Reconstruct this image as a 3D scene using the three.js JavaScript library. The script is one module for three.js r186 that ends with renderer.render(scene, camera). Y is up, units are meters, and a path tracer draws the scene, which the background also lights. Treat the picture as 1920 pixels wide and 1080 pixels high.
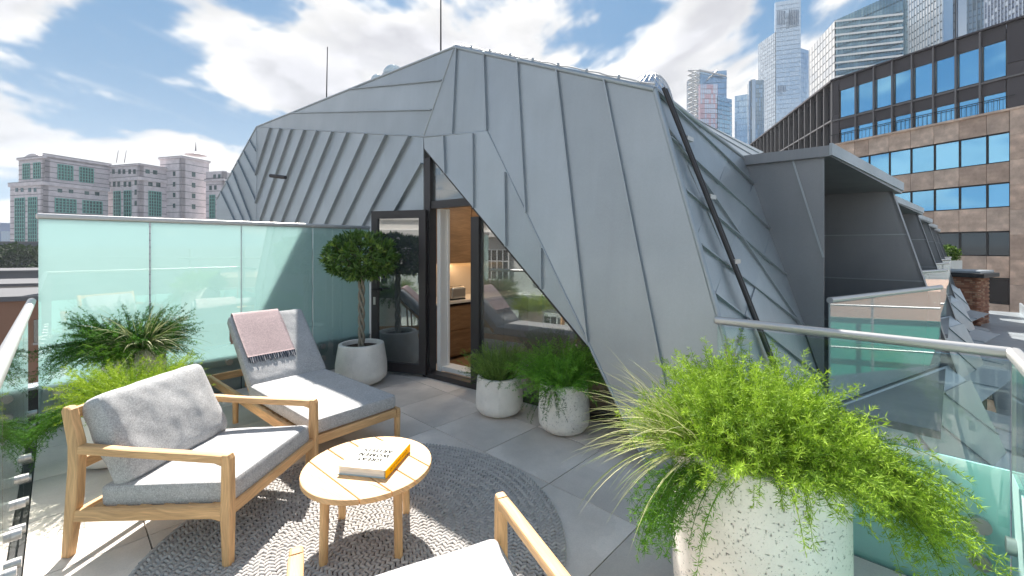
import * as THREE from 'three';
import { RoundedBoxGeometry } from 'three/addons/geometries/RoundedBoxGeometry.js';
import { mergeGeometries } from 'three/addons/utils/BufferGeometryUtils.js';
import { RectAreaLightUniformsLib } from 'three/addons/lights/RectAreaLightUniformsLib.js';

// ---------- camera, sky, sun, exposure ----------
const V = (x, y, z) => new THREE.Vector3(x, y, z);
const HC = 1.5, FP = 800, HOR = 463;
const scene = new THREE.Scene();
const camera = new THREE.PerspectiveCamera(2 * Math.atan(540 / FP) * 180 / Math.PI, 16 / 9, 0.05, 3000);
camera.position.set(0, HC, 0);
camera.lookAt(0, HC, -1);
camera.setViewOffset(1920, 1080, 0, 540 - HOR, 1920, 1080);
const renderer = new THREE.WebGLRenderer({ antialias: true });
renderer.toneMapping = THREE.LinearToneMapping;
renderer.toneMappingExposure = 2.75;
renderer.shadowMap.enabled = true;
RectAreaLightUniformsLib.init();
const SUN_AZ = 15 * Math.PI / 180, SUN_EL = 51 * Math.PI / 180;
const sunDir = V(-Math.sin(SUN_AZ) * Math.cos(SUN_EL), Math.sin(SUN_EL), -Math.cos(SUN_AZ) * Math.cos(SUN_EL));
const sun = new THREE.DirectionalLight(new THREE.Color(1, 0.95, 0.87), 5);
sun.position.copy(sunDir).multiplyScalar(60);
sun.castShadow = true;
sun.shadow.mapSize.set(4096, 4096);
Object.assign(sun.shadow.camera, { left: -40, right: 40, top: 40, bottom: -40, near: 1, far: 160 });
scene.add(sun, sun.target);

// ---------- seeded noise ----------
function rng(seed) { let a = seed >>> 0; return () => { a = (a + 0x6d2b79f5) | 0; let t = Math.imul(a ^ (a >>> 15), 1 | a); t = (t + Math.imul(t ^ (t >>> 7), 61 | t)) ^ t; return ((t ^ (t >>> 14)) >>> 0) / 4294967296; }; }
const hash3 = (x, y, z) => { let h = Math.imul(x, 374761393) ^ Math.imul(y, 668265263) ^ Math.imul(z, 2147483647 - 58); h = Math.imul(h ^ (h >>> 13), 1274126177); return ((h ^ (h >>> 16)) >>> 0) / 4294967296; };
const sm = (t) => t * t * (3 - 2 * t);
function noise3(x, y, z) {
  const xi = Math.floor(x), yi = Math.floor(y), zi = Math.floor(z), u = sm(x - xi), v = sm(y - yi), w = sm(z - zi);
  const l = (a, b, t) => a + (b - a) * t;
  const c = (i, j, k) => hash3(xi + i, yi + j, zi + k);
  return l(l(l(c(0, 0, 0), c(1, 0, 0), u), l(c(0, 1, 0), c(1, 1, 0), u), v), l(l(c(0, 0, 1), c(1, 0, 1), u), l(c(0, 1, 1), c(1, 1, 1), u), v), w);
}
function fbm(x, y, z, n = 5, g = 0.5) { let s = 0, a = 1, t = 0; for (let i = 0; i < n; i++) { s += a * noise3(x, y, z); t += a; a *= g; x = x * 2.03 + 17.1; y = y * 2.03 + 5.3; z = z * 2.03 + 9.7; } return s / t; }
// tileable 2d noise in 0..1 with whole periods
function tnoise(u, v, pu, pv, seed) {
  const x = u * pu, y = v * pv, xi = Math.floor(x), yi = Math.floor(y), a = sm(x - xi), b = sm(y - yi);
  const c = (i, j) => hash3((xi + i + pu * 8) % pu, (yi + j + pv * 8) % pv, seed);
  return (c(0, 0) * (1 - a) + c(1, 0) * a) * (1 - b) + (c(0, 1) * (1 - a) + c(1, 1) * a) * b;
}
function tfbm(u, v, pu, pv, n, seed, g = 0.5) { let s = 0, a = 1, t = 0; for (let i = 0; i < n; i++) { s += a * tnoise(u, v, pu, pv, seed + i); t += a; a *= g; pu *= 2; pv *= 2; } return s / t; }
const sstep = (a, b, x) => { const t = Math.min(1, Math.max(0, (x - a) / (b - a))); return t * t * (3 - 2 * t); };

// ---------- sky: blue air with broken fair-weather cloud ----------
{
  const W = 2048, H = 1024, data = new Float32Array(W * H * 4);
  // cloud banks: azimuth (degrees right of north = -z), elevation, half sizes, turn, weight
  const banks = [[-48, 21, 7, 3.5, -8, .32], [-46, 9.5, 11, 5, -4, .30], [-33, 22, 12, 3.2, -38, .30], [-35, 9.5, 6, 4, 0, .22], [-21, 22, 9, 7, 0, .36], [-8, 24, 10, 6, 0, .36], [4, 22, 14, 10, 0, .20], [18, 22, 14, 12, 0, .20], [30, 18, 10, 9, 0, .26],
    [-44, 17, 9, 2.6, -5, -.34], [-27, 13, 6, 3.2, -20, -.26], [-52, 15.5, 6, 2.5, 0, -.26], [-40, 29, 8, 3, -20, -.10], [-15, 28.5, 3, 1.6, 0, -.2], [29, 14, 3, 4, 0, -.14]];
  const R = Math.PI / 180;
  for (let j = 0; j < H; j++) {
    const el = ((j + .5) / H - .5) * Math.PI;
    for (let i = 0; i < W; i++) {
      const k = (j * W + i) * 4, lon = ((i + .5) / W - .5) * 2 * Math.PI;
      const x = Math.cos(el) * Math.cos(lon), y = Math.sin(el), z = Math.cos(el) * Math.sin(lon);
      const yy = Math.max(y, 0);
      const g = Math.pow(1 - yy, 4.6);
      let r = .026 + .19 * g, gg = .100 + .19 * g, b = .205 + .145 * g;
      const cs = x * sunDir.x + y * sunDir.y + z * sunDir.z, glow = Math.pow(Math.max(cs, 0), 9) * .08;
      r += glow; gg += glow * .95; b += glow * .85;
      if (y > -0.02) {
        const q = 1 / (yy + .17), cx = x * q, cz = z * q;
        const az = Math.atan2(x, -z) / R, ed = el / R;
        let bump = 0;
        for (const [a0, e0, sa, se, rt, wt] of banks) {
          let da = az - a0; if (da > 180) da -= 360; if (da < -180) da += 360;
          const de = ed - e0, c = Math.cos(rt * R), s = Math.sin(rt * R), pa = (da * c + de * s) / sa, pe = (-da * s + de * c) / se, d2 = pa * pa + pe * pe;
          if (d2 < 9) bump += wt * Math.exp(-d2);
        }
        const dn = (cx, cz, bump, n7) => {
          const wx = noise3(cx * 1.6 + 3, cz * 1.6, 1.7) - .5, wz = noise3(cx * 1.6, cz * 1.6 + 8, 4.2) - .5;
          return fbm(cx * 2.1 + wx * .9, cz * 2.1 + wz * .9, 7.3, n7, .57) + bump * .50;
        };
        const n = dn(cx, cz, bump, 7), q2 = 1 / (Math.sin(el + 2.6 * R) + .17), q3 = 1 / (Math.sin(el + 5.5 * R) + .17);
        const above = .6 * dn(x * q2, z * q2, bump, 4) + .4 * dn(x * q3, z * q3, bump * .8, 3);
        const wisp = fbm(cx * 9 + cz * 3, cz * 1.6 - cx * .5, 2.9, 5, .6);
        let dens = sstep(.485, .575, n + (wisp - .5) * .12);
        dens = Math.max(dens, .4 * sstep(.53, .72, wisp * .6 + n * .45)) * sstep(-.02, .05, y);
        const belly = sstep(.50, .66, above) * sstep(.50, .66, n), tex_ = fbm(cx * 7, cz * 7, 3.3, 5, .6) - .5;
        const lit = .365 - .10 * belly + .14 * tex_ + .06 * sstep(.0, -.07, above - n) + glow * .5;
        const cr = lit, cg = lit * (.975 + .01 * belly), cb = lit * (.945 + .085 * belly), a = Math.min(1, dens * .97);
        r = r * (1 - a) + cr * a; gg = gg * (1 - a) + cg * a; b = b * (1 - a) + cb * a;
      }
      if (y < 0) { const m = sstep(0, .12, -y); r = r * (1 - m) + .20 * m; gg = gg * (1 - m) + .20 * m; b = b * (1 - m) + .20 * m; }
      data[k] = r; data[k + 1] = gg; data[k + 2] = b; data[k + 3] = 1;
    }
  }
  const sky = new THREE.DataTexture(data, W, H, THREE.RGBAFormat, THREE.FloatType);
  sky.mapping = THREE.EquirectangularReflectionMapping; sky.magFilter = sky.minFilter = THREE.LinearFilter; sky.needsUpdate = true;
  scene.background = sky; scene.environment = sky;
}

// ---------- places: a pixel-free frame for the terrace and sight lines for surveying ----------
const TH = Math.atan(850 / 800), CT = Math.cos(TH), ST = Math.sin(TH);
const P = (px, py, t) => V((px - 960) / FP * t, HC - (py - HOR) / FP * t, -t);            // sight line at depth t
const onH = (px, py, h) => P(px, py, (HC - h) * FP / (py - HOR));                           // sight line meets height h
const T3 = (x, y, z) => V(CT * x + ST * z, y, -ST * x + CT * z);                            // terrace frame to world
function planeOf(a, b, c) { const n = b.clone().sub(a).cross(c.clone().sub(a)).normalize(); return { p: a, n }; }
const vplane = (a, dx, dt) => ({ p: a, n: V(dt, 0, dx).normalize(), e: V(dx, 0, -dt).normalize() });   // upright plane through a along (dx, dt)
function hit(px, py, pl) { const d = V((px - 960) / FP, -(py - HOR) / FP, -1), o = V(0, HC, 0); return o.clone().addScaledVector(d, pl.p.clone().sub(o).dot(pl.n) / d.dot(pl.n)); }

// ---------- scene graph helpers ----------
const used = {};
function numbered(n) { const k = used[n] = (used[n] ?? -1) + 1; return k ? n + '_' + String(k).padStart(3, '0') : n; }
function thing(name, label, category, pos = V(0, 0, 0), turn = 0, group) {
  const o = new THREE.Group(); o.name = numbered(name); o.position.copy(pos); o.rotation.y = turn;
  o.userData = { label, category }; if (group) o.userData.group = group; scene.add(o); return o;
}
function part(parent, name, geo, mat, label) { const m = new THREE.Mesh(geo, mat); m.name = name; m.castShadow = m.receiveShadow = true; if (label) m.userData.label = label; parent.add(m); return m; }
function single(name, geo, mat, label, category, group, pos, turn = 0) { const m = new THREE.Mesh(geo, mat); m.name = numbered(name); m.castShadow = m.receiveShadow = true; m.userData = { label, category }; if (group) m.userData.group = group; if (pos) m.position.copy(pos); m.rotation.y = turn; scene.add(m); return m; }
function structure(name, geo, mat, label) { const m = new THREE.Mesh(geo, mat); m.name = numbered(name); m.castShadow = m.receiveShadow = true; m.userData = { kind: 'structure', label }; scene.add(m); return m; }
function sgroup(name, label) { const m = new THREE.Group(); m.name = numbered(name); m.userData = { kind: 'structure', label }; scene.add(m); return m; }

// ---------- geometry helpers (uv in metres) ----------
function metreUV(g, off = 0, swap = false) {
  const p = g.attributes.position, n = g.attributes.normal, uv = new Float32Array(p.count * 2);
  for (let i = 0; i < p.count; i++) {
    const ax = Math.abs(n.getX(i)), ay = Math.abs(n.getY(i)), az = Math.abs(n.getZ(i));
    let u, v;
    if (ay >= ax && ay >= az) { u = p.getX(i); v = p.getZ(i); } else if (ax >= az) { u = p.getZ(i); v = p.getY(i); } else { u = p.getX(i); v = p.getY(i); }
    uv[2 * i] = (swap ? v : u) + off; uv[2 * i + 1] = (swap ? u : v) + off * 1.7;
  }
  g.setAttribute('uv', new THREE.BufferAttribute(uv, 2)); return g;
}
let uvo = 0;
function box(w, h, d, x = 0, y = 0, z = 0) { const g = new THREE.BoxGeometry(w, h, d); g.translate(x, y, z); return metreUV(g, (uvo += .37)); }
function rbox(w, h, d, r, x = 0, y = 0, z = 0, seg = 3) { const g = new RoundedBoxGeometry(w, h, d, seg, r); g.translate(x, y, z); return metreUV(g, (uvo += .37)); }
// a bar from a to b, w wide and h high, uv running along it
function bar(a, b, w, h, r = 0, up = V(0, 1, 0)) {
  const d = b.clone().sub(a), L = d.length(); d.normalize();
  const g = r ? new RoundedBoxGeometry(L, h, w, 2, r) : new THREE.BoxGeometry(L, h, w);
  metreUV(g, (uvo += .37));
  let s = d.clone().cross(up); if (s.lengthSq() < 1e-6) s = d.clone().cross(V(1, 0, 0)); s.normalize();
  const u = s.clone().cross(d).normalize();
  g.applyMatrix4(new THREE.Matrix4().makeBasis(d, u, s).setPosition(a.clone().add(b).multiplyScalar(.5))); return g;
}
function rod(a, b, r, r2 = r, seg = 14) {
  const d = b.clone().sub(a), g = new THREE.CylinderGeometry(r2, r, d.length(), seg);
  const uv = g.attributes.uv; for (let i = 0; i < uv.count; i++) uv.setXY(i, uv.getY(i) * d.length() + uvo, uv.getX(i) * r * 6.28); uvo += .37;
  g.applyQuaternion(new THREE.Quaternion().setFromUnitVectors(V(0, 1, 0), d.clone().normalize())); const m = a.clone().add(b).multiplyScalar(.5); g.translate(m.x, m.y, m.z); return g;
}
function profile(pts, depth, bevel = .004, swap = false) {   // outline in x,y, centred in z
  const s = new THREE.Shape(pts.map(([x, y]) => new THREE.Vector2(x, y)));
  const g = new THREE.ExtrudeGeometry(s, { depth: depth - 2 * bevel, bevelEnabled: bevel > 0, bevelThickness: bevel, bevelSize: bevel, bevelOffset: -bevel, bevelSegments: 2, curveSegments: 6 });
  g.translate(0, 0, -depth / 2 + bevel); return metreUV(g, (uvo += .37), swap);
}
function basisOf(pts, toward) {
  const n = V(0, 0, 0), c = V(0, 0, 0);
  pts.forEach((p, i) => { const q = pts[(i + 1) % pts.length]; n.x += (p.y - q.y) * (p.z + q.z); n.y += (p.z - q.z) * (p.x + q.x); n.z += (p.x - q.x) * (p.y + q.y); c.add(p); });
  n.normalize(); c.multiplyScalar(1 / pts.length);
  if (n.dot(toward.clone().sub(c)) < 0) n.negate();
  let u = V(0, 1, 0).cross(n); if (u.lengthSq() < 1e-4) u = V(1, 0, 0); u.normalize();
  return { n, u, v: n.clone().cross(u).normalize(), o: pts[0].clone() };
}
const to2 = (b, p) => { const d = p.clone().sub(b.o); return new THREE.Vector2(d.dot(b.u), d.dot(b.v)); };
const to3 = (b, q, lift = 0) => b.o.clone().addScaledVector(b.u, q.x).addScaledVector(b.v, q.y).addScaledVector(b.n, lift);
function slab2(b, poly, th, lift = 0) {   // a flat plate of polygon poly (2d in basis b), its face at lift
  if (THREE.ShapeUtils.isClockWise(poly)) poly = poly.slice().reverse();
  const tri = THREE.ShapeUtils.triangulateShape(poly, []), pos = [], nor = [], uv = [];
  const put = (q, l, n) => { const p = to3(b, q, l); pos.push(p.x, p.y, p.z); nor.push(n.x, n.y, n.z); uv.push(q.x, q.y); };
  const nb = b.n.clone().negate();
  for (const [i, j, k] of tri) { put(poly[i], lift, b.n); put(poly[j], lift, b.n); put(poly[k], lift, b.n); put(poly[i], lift - th, nb); put(poly[k], lift - th, nb); put(poly[j], lift - th, nb); }
  poly.forEach((q, i) => {
    const r = poly[(i + 1) % poly.length], e = r.clone().sub(q), n = b.u.clone().multiplyScalar(e.y).addScaledVector(b.v, -e.x).normalize();
    put(q, lift, n); put(q, lift - th, n); put(r, lift, n); put(r, lift, n); put(q, lift - th, n); put(r, lift - th, n);
  });
  const g = new THREE.BufferGeometry();
  g.setAttribute('position', new THREE.Float32BufferAttribute(pos, 3)); g.setAttribute('normal', new THREE.Float32BufferAttribute(nor, 3)); g.setAttribute('uv', new THREE.Float32BufferAttribute(uv, 2)); return g;
}
function plate(pts, th, toward = V(0, HC, 0), lift = 0) { const b = basisOf(pts, toward); return slab2(b, pts.map((p) => to2(b, p)), th, lift); }
function cut2(poly, a, b) {   // both sides of the line a-b
  const s = (p) => (b.x - a.x) * (p.y - a.y) - (b.y - a.y) * (p.x - a.x), out = [[], []];
  poly.forEach((p, i) => {
    const q = poly[(i + 1) % poly.length], sp = s(p), sq = s(q);
    if (sp >= 0) out[0].push(p); if (sp <= 0) out[1].push(p);
    if (sp * sq < 0) { const m = p.clone().lerp(q, sp / (sp - sq)); out[0].push(m); out[1].push(m.clone()); }
  });
  return out.filter((o) => o.length > 2 && Math.abs(THREE.ShapeUtils.area(o)) > 1e-3);
}
function chord(poly, a, b) {   // the stretch of line a-b inside poly, longest crossing
  const hits = [], d = b.clone().sub(a);
  poly.forEach((p, i) => {
    const q = poly[(i + 1) % poly.length], e = q.clone().sub(p), den = d.x * e.y - d.y * e.x; if (Math.abs(den) < 1e-9) return;
    const w = p.clone().sub(a), t = (w.x * e.y - w.y * e.x) / den, s = (w.x * d.y - w.y * d.x) / den; if (s >= -1e-6 && s <= 1 + 1e-6) hits.push(t);
  });
  hits.sort((x, y) => x - y); if (hits.length < 2) return null;
  return [a.clone().addScaledVector(d, hits[0]), a.clone().addScaledVector(d, hits[hits.length - 1])];
}
const merge = (list) => mergeGeometries(list.map((g) => { const h = g.index ? g.toNonIndexed() : g; for (const k of Object.keys(h.attributes)) if (!['position', 'normal', 'uv'].includes(k)) h.deleteAttribute(k); return h; }));

// ---------- materials ----------
function tex(n, fn, srgb, rep) {
  const d = new Uint8Array(n * n * 4);
  for (let j = 0; j < n; j++) for (let i = 0; i < n; i++) { const c = fn(i / n, j / n), k = (j * n + i) * 4; d[k] = 255 * Math.min(1, Math.max(0, c[0])); d[k + 1] = 255 * Math.min(1, Math.max(0, c[1])); d[k + 2] = 255 * Math.min(1, Math.max(0, c[2])); d[k + 3] = 255; }
  const t = new THREE.DataTexture(d, n, n); t.wrapS = t.wrapT = THREE.RepeatWrapping; t.magFilter = t.minFilter = THREE.LinearFilter; if (srgb) t.colorSpace = THREE.SRGBColorSpace; t.repeat.set(rep, rep); t.needsUpdate = true; return t;
}
const grey = (v) => [v, v, v];
const std = (o) => new THREE.MeshStandardMaterial(o), phys = (o) => new THREE.MeshPhysicalMaterial(o);
const rgb = (r, g, b) => new THREE.Color().setRGB(r, g, b);
// tile: pale stoneware, cloudy
const tileMap = tex(1024, (u, v) => { const a = tfbm(u, v, 4, 4, 7, 11, .55), b = tfbm(u, v, 6, 2, 5, 31), c = tnoise(u, v, 400, 400, 5); const k = .735 + .24 * (a - .5) + .13 * (b - .5) + .035 * (c - .5) + (a > .62 ? .02 : 0); return [k * 1.0, k * .985, k * .975]; }, true, 1 / 1.9);
const tileRough = tex(512, (u, v) => grey(.50 + .3 * tfbm(u, v, 6, 6, 5, 77)), false, 1 / 1.3);
const tileMats = [.94, 1, 1.06, .98].map((k, i) => { const m = tileMap.clone(); m.offset.set(i * .27, i * .41); return std({ map: m, color: rgb(k * 1.27, k * 1.19, k * 1.12), roughnessMap: tileRough, roughness: .85, bumpMap: tileMap, bumpScale: .0008 }); });
// zinc: pre-weathered, faint streaks and oil-canning
const zincMap = tex(512, (u, v) => { const s = tfbm(u, v, 40, 3, 4, 3), a = tfbm(u, v, 5, 5, 6, 9), c = tnoise(u, v, 256, 256, 2); const k = .84 + .02 * (s - .5) + .055 * (a - .5) + .02 * (c - .5); return [k * .985, k, k * 1.01]; }, true, 1 / 1.7);
const zincRough = tex(512, (u, v) => grey(.62 + .34 * (tfbm(u, v, 6, 4, 5, 19) - .5)), false, 1 / 1.1);
const zincBump = tex(256, (u, v) => grey(tfbm(u, v, 3, 2, 3, 41)), false, 1 / 1.6);
const zinc = (k, b = 0) => std({ map: zincMap, color: rgb(.565 * k, (.60 + b * .3) * k, (.625 + b) * k), metalness: .58, roughnessMap: zincRough, roughness: .64, bumpMap: zincBump, bumpScale: .0025 });
const zincSet = [zinc(1), zinc(.94), zinc(1.05), zinc(.98, .012)], zincSeam = zinc(.96);
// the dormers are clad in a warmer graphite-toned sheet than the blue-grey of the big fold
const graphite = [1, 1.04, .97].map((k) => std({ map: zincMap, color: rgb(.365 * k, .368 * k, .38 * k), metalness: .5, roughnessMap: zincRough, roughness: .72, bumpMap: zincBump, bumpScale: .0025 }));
// fabric
const weave = tex(512, (u, v) => { const w = tnoise(u, v, 220, 220, 1), x = tnoise(u, v, 256, 60, 4), y = tnoise(u, v, 60, 256, 6), a = tfbm(u, v, 3, 3, 4, 8); return grey(.645 + .14 * (w - .5) + .12 * (x - .5) + .12 * (y - .5) + .05 * (a - .5)); }, true, 2.6);
const weaveB = tex(512, (u, v) => grey(.5 + .5 * Math.sin(u * 512 / 2.0 * Math.PI) * Math.sin(v * 512 / 2.0 * Math.PI) * .6 + .4 * (tnoise(u, v, 200, 200, 9) - .5)), false, 2.6);
const foldB = tex(256, (u, v) => grey(tfbm(u, v, 4, 4, 3, 55)), false, 1.3);
const fabric = std({ map: weave, color: rgb(1.08, 1.075, 1.09), roughness: .96, bumpMap: weaveB, bumpScale: .0012 });
const fabricSoft = std({ map: weave, color: rgb(1.08, 1.075, 1.09), roughness: .97, bumpMap: foldB, bumpScale: .02 });
const pinkWool = std({ map: weave, color: rgb(1.35, 1.03, 1.03), roughness: 1, bumpMap: weaveB, bumpScale: .002 });
const fringeMats = [std({ color: rgb(.055, .07, .10), roughness: 1 }), std({ color: rgb(.50, .48, .50), roughness: 1 })];
// teak
const teakMap = tex(512, (u, v) => { const w = .05 * Math.sin(u * 6.283 * 2 + 3 * tnoise(u, v, 2, 4, 3)), g = tfbm(u, v + w * .3, 3, 60, 4, 21, .6), f = tfbm(u, v, 12, 220, 2, 33), a = tfbm(u, v, 2, 6, 3, 61); const k = .80 + .22 * (g - .5) + .12 * (f - .5) + .14 * (a - .5); return [k * .99, k * (.79 + .03 * (g - .5)), k * (.565 + .05 * (g - .5))]; }, true, 1.5);
const teak = std({ map: teakMap, roughness: .62, bumpMap: teakMap, bumpScale: .0008 });
const teakTop = std({ map: teakMap, color: rgb(1.15, 1.17, 1.2), roughness: .6, bumpMap: teakMap, bumpScale: .0008 });
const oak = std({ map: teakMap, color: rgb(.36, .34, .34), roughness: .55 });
// concrete planters
const pitMap = tex(512, (u, v) => { const a = tfbm(u, v, 5, 5, 5, 71); let k = .86 + .10 * (a - .5); const s = tnoise(u, v, 64, 64, 15), s2 = tnoise(u, v, 120, 120, 16); if (s > .86) k -= .5 * (s - .86) / .14; if (s2 > .93) k -= .35; return [k, k * .985, k * .96]; }, true, 2.2);
const pitBump = tex(512, (u, v) => { const s = tnoise(u, v, 64, 64, 15), s2 = tnoise(u, v, 120, 120, 16); let k = .8 + .15 * (tnoise(u, v, 200, 200, 3) - .5); if (s > .84) k -= .6; if (s2 > .93) k -= .4; return grey(k); }, false, 2.2);
const smoothMap = tex(256, (u, v) => { const a = tfbm(u, v, 4, 4, 6, 91), s = tnoise(u, v, 90, 90, 7); const k = .84 + .12 * (a - .5) - (s > .95 ? .22 : 0); return [k, k * .985, k * .965]; }, true, 2);
const potPitted = std({ map: pitMap, color: rgb(1.2, 1.17, 1.15), roughness: .9, bumpMap: pitBump, bumpScale: .004 }), potSmooth = std({ map: smoothMap, color: rgb(1.2, 1.175, 1.15), roughness: .88, bumpMap: smoothMap, bumpScale: .002 });
const soilMap = tex(128, (u, v) => { const a = tfbm(u, v, 16, 16, 4, 13); return [.22 + .3 * (a - .5), .15 + .22 * (a - .5), .10 + .16 * (a - .5)]; }, true, 5);
const soil = std({ map: soilMap, roughness: 1, bumpMap: soilMap, bumpScale: .02 });
// metals, glass, paint
const steel = std({ color: rgb(.50, .49, .48), metalness: .9, roughness: .38 }), satin = std({ color: rgb(.56, .55, .54), metalness: .75, roughness: .42 });
const darkFrame = std({ color: rgb(.040, .036, .038), roughness: .42, metalness: .2 }), blackMat = std({ color: rgb(.012, .012, .013), roughness: .6 }), whitePaint = std({ color: rgb(.78, .78, .77), roughness: .5 });
const clearGlass = phys({ color: rgb(.90, .97, .955), transmission: 1, thickness: 0, roughness: 0.01, ior: 1.5 });
const edgeGlass = phys({ color: rgb(.55, .83, .77), transmission: .7, thickness: 0, roughness: .25, ior: 1.5 });
const frosted = phys({ color: rgb(.545, .695, .68), transmission: .82, thickness: 0, roughness: .92, clearcoat: 1, clearcoatRoughness: .02, ior: 1.5 });
const frostedLow = phys({ color: rgb(.50, .80, .75), transmission: .5, thickness: 0, roughness: .92, clearcoat: .8, clearcoatRoughness: .03 });
const glossFace = phys({ color: rgb(1, 1, 1), transmission: 1, thickness: 0, roughness: .004, ior: 1.75 });
const concreteMap = tex(256, (u, v) => { const a = tfbm(u, v, 4, 4, 6, 101); const k = .55 + .2 * (a - .5); return [k, k * .99, k * .97]; }, true, .4);
const concrete = std({ map: concreteMap, roughness: .95 }), darkConcrete = std({ map: concreteMap, color: rgb(.16, .17, .175), roughness: .95 });

// ================= the large structure =================
const EZ = V(ST, 0, CT), EX = V(CT, 0, -ST), UP = V(0, 1, 0);
const rf = rng(7);
{ // ground far below, to the horizon
  const g = new THREE.PlaneGeometry(1800, 1800); g.rotateX(-Math.PI / 2); g.translate(0, -18, 0); metreUV(g);
  const gm = tex(256, (u, v) => { const a = tfbm(u, v, 6, 6, 6, 131); return [.40 + .34 * (a - .5), .39 + .34 * (a - .5), .385 + .34 * (a - .5)]; }, true, .02);
  structure('ground', g, std({ map: gm, roughness: 1 }), 'grey city ground far below the terrace');
}
// terrace floor: square stoneware tiles on a dark slab
{
  const fl = sgroup('terrace_floor', 'pale grey square stone tiles with thin dark joints');
  fl.rotation.y = TH;
  const JX = 2.134, JZ = -1.683, S = .605, G = .005;
  const xa = -.115, za = -5.19, zb = .27;
  part(fl, 'bed', box(3.0, .2, 5.5, 1.34, -.115, -2.45), blackMat);
  part(fl, 'bed', box(.7, .2, 4.0, 3.1, -.1155, -3.2), blackMat);
  for (let i = -4; i < 3; i++) for (let k = -7; k < 5; k++) {
    const x0 = Math.max(JX + i * S, xa), z0 = Math.max(JZ + k * S, za), z1 = Math.min(JZ + (k + 1) * S, zb);
    const xm = (z0 + z1) / 2 < -1.3 ? 3.34 : 2.655, x1 = Math.min(JX + (i + 1) * S, xm);
    if (x1 - x0 < .03 || z1 - z0 < .03) continue;
    const g = rbox(x1 - x0 - G, .02, z1 - z0 - G, .0015, (x0 + x1) / 2, -.01 + (rf() - .5) * .001, (z0 + z1) / 2, 1);
    const uv = g.attributes.uv, ou = rf() * 5, ov = rf() * 5, tr = rf() < .5; for (let n = 0; n < uv.count; n++) { const a = uv.getX(n), b = uv.getY(n); uv.setXY(n, (tr ? a : b) + ou, (tr ? b : a) + ov); }
    part(fl, 'tile', g, tileMats[Math.floor(rf() * 4)]);
  }
}
{ // the storeys under the terrace
  const b = thing('lower_storeys', 'dark lower storeys of the zinc building under the terrace', 'building', T3(0, 0, 0), TH);
  part(b, 'wall', box(30, 17.6, 5.0, 14.86, -9.23, -2.68), darkConcrete);
}

// ---------- the folded zinc building ----------
const zb_ = thing('zinc_building', 'folded grey zinc clad roof building with standing seams and a glazed door', 'building');
let zi = 0;
function facet(parent, pts, seams, mats, { cuts = [], tilt = 0, th = .012, seamH = .026, seamW = .013, toward = V(0, HC, 0), seamMat = zincSeam, name = 'zinc_panel', lift = 0 } = {}) {
  const b = basisOf(pts, toward), whole = pts.map((p) => to2(b, p));
  let polys = [whole];
  const pl = { p: b.o, n: b.n };
  const lines = seams.map(([a, c]) => [a, c].map((q) => to2(b, q.isVector3 ? q : hit(q[0], q[1], pl))));
  const soft = cuts.map(([a, c]) => [a, c].map((q) => to2(b, q.isVector3 ? q : hit(q[0], q[1], pl))));
  for (const [a, c] of [...lines, ...soft]) polys = polys.flatMap((p) => cut2(p, a, c));
  polys.forEach((p, i) => {
    const g = slab2(b, p, th, lift);
    if (tilt) { // each lozenge leans a little its own way
      const c = p.reduce((a, q) => a.add(q), new THREE.Vector2()).multiplyScalar(1 / p.length), a = tilt * Math.sin(i * 2.4 + .5), e = tilt * Math.cos(i * 2.4 + .5), ps = g.attributes.position;
      for (let k = 0; k < ps.count; k++) { const v = V(ps.getX(k), ps.getY(k), ps.getZ(k)), q = to2(b, v).sub(c); v.addScaledVector(b.n, a * q.x + e * q.y); ps.setXYZ(k, v.x, v.y, v.z); }
      g.computeVertexNormals();
    }
    part(parent, name, g, mats[zi++ % mats.length]);
  });
  for (const [a, c] of lines) {
    const s = chord(whole, a, c); if (!s) continue;
    const d = s[1].clone().sub(s[0]); if (d.length() < .05) continue; d.normalize();
    const A = to3(b, s[0].addScaledVector(d, .012), lift + seamH / 2 - .002), C = to3(b, s[1].addScaledVector(d, -.012), lift + seamH / 2 - .002);
    part(parent, 'standing_seam', bar(A, C, seamW, seamH, 0, b.n), seamMat);
  }
  return b;
}
const c8 = (x, y) => [380 + x / 2.087, 60 + y / 2.087];
const W0 = onH(809, 707, 0), W1 = onH(887, 727, 0), WP = vplane(W0, W1.x - W0.x, -(W1.z - W0.z));
const WE = W1.clone().sub(W0).normalize();                   // along the glazing, towards the viewer
const p0 = onH(1222, 892, 0), P3 = hit(794, 256, WP);
const kF = P3.clone().sub(p0).dot(EX) / P3.y;
const FPl = planeOf(p0, p0.clone().add(EZ), p0.clone().addScaledVector(EX, kF).add(UP));
const onF = (x, y) => hit(x, y, FPl);
const P1 = onF(852, 88), Q = onF(914, 247), RR = onF(1228, 168), M = onF(1110, 658), FBf = (() => { const a = RR, b = onF(1375, 690); return a.clone().lerp(b, a.y / (a.y - b.y)); })();
const P2 = P(481, 238, 8.6), P4 = P(406, 374, 9.1);
const low = (p, y = 0) => V(p.x, y, p.z);
const Dtop = hit(797, 279, WP), Dm = hit(1110, 658, WP), Dbot = (() => { const a = Dtop, b = Dm; return a.clone().lerp(b, a.y / (a.y - b.y)); })();
// F: the big front fold
facet(zb_, [P1, RR, FBf, p0, Q, P3], [[[857, 98], [850, 249]], [[909, 105], [914, 247]], [[972, 122], [987, 390]], [[1046, 139], [1094, 560]], [[1135, 156], [1216, 560]]], zincSet);
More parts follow.
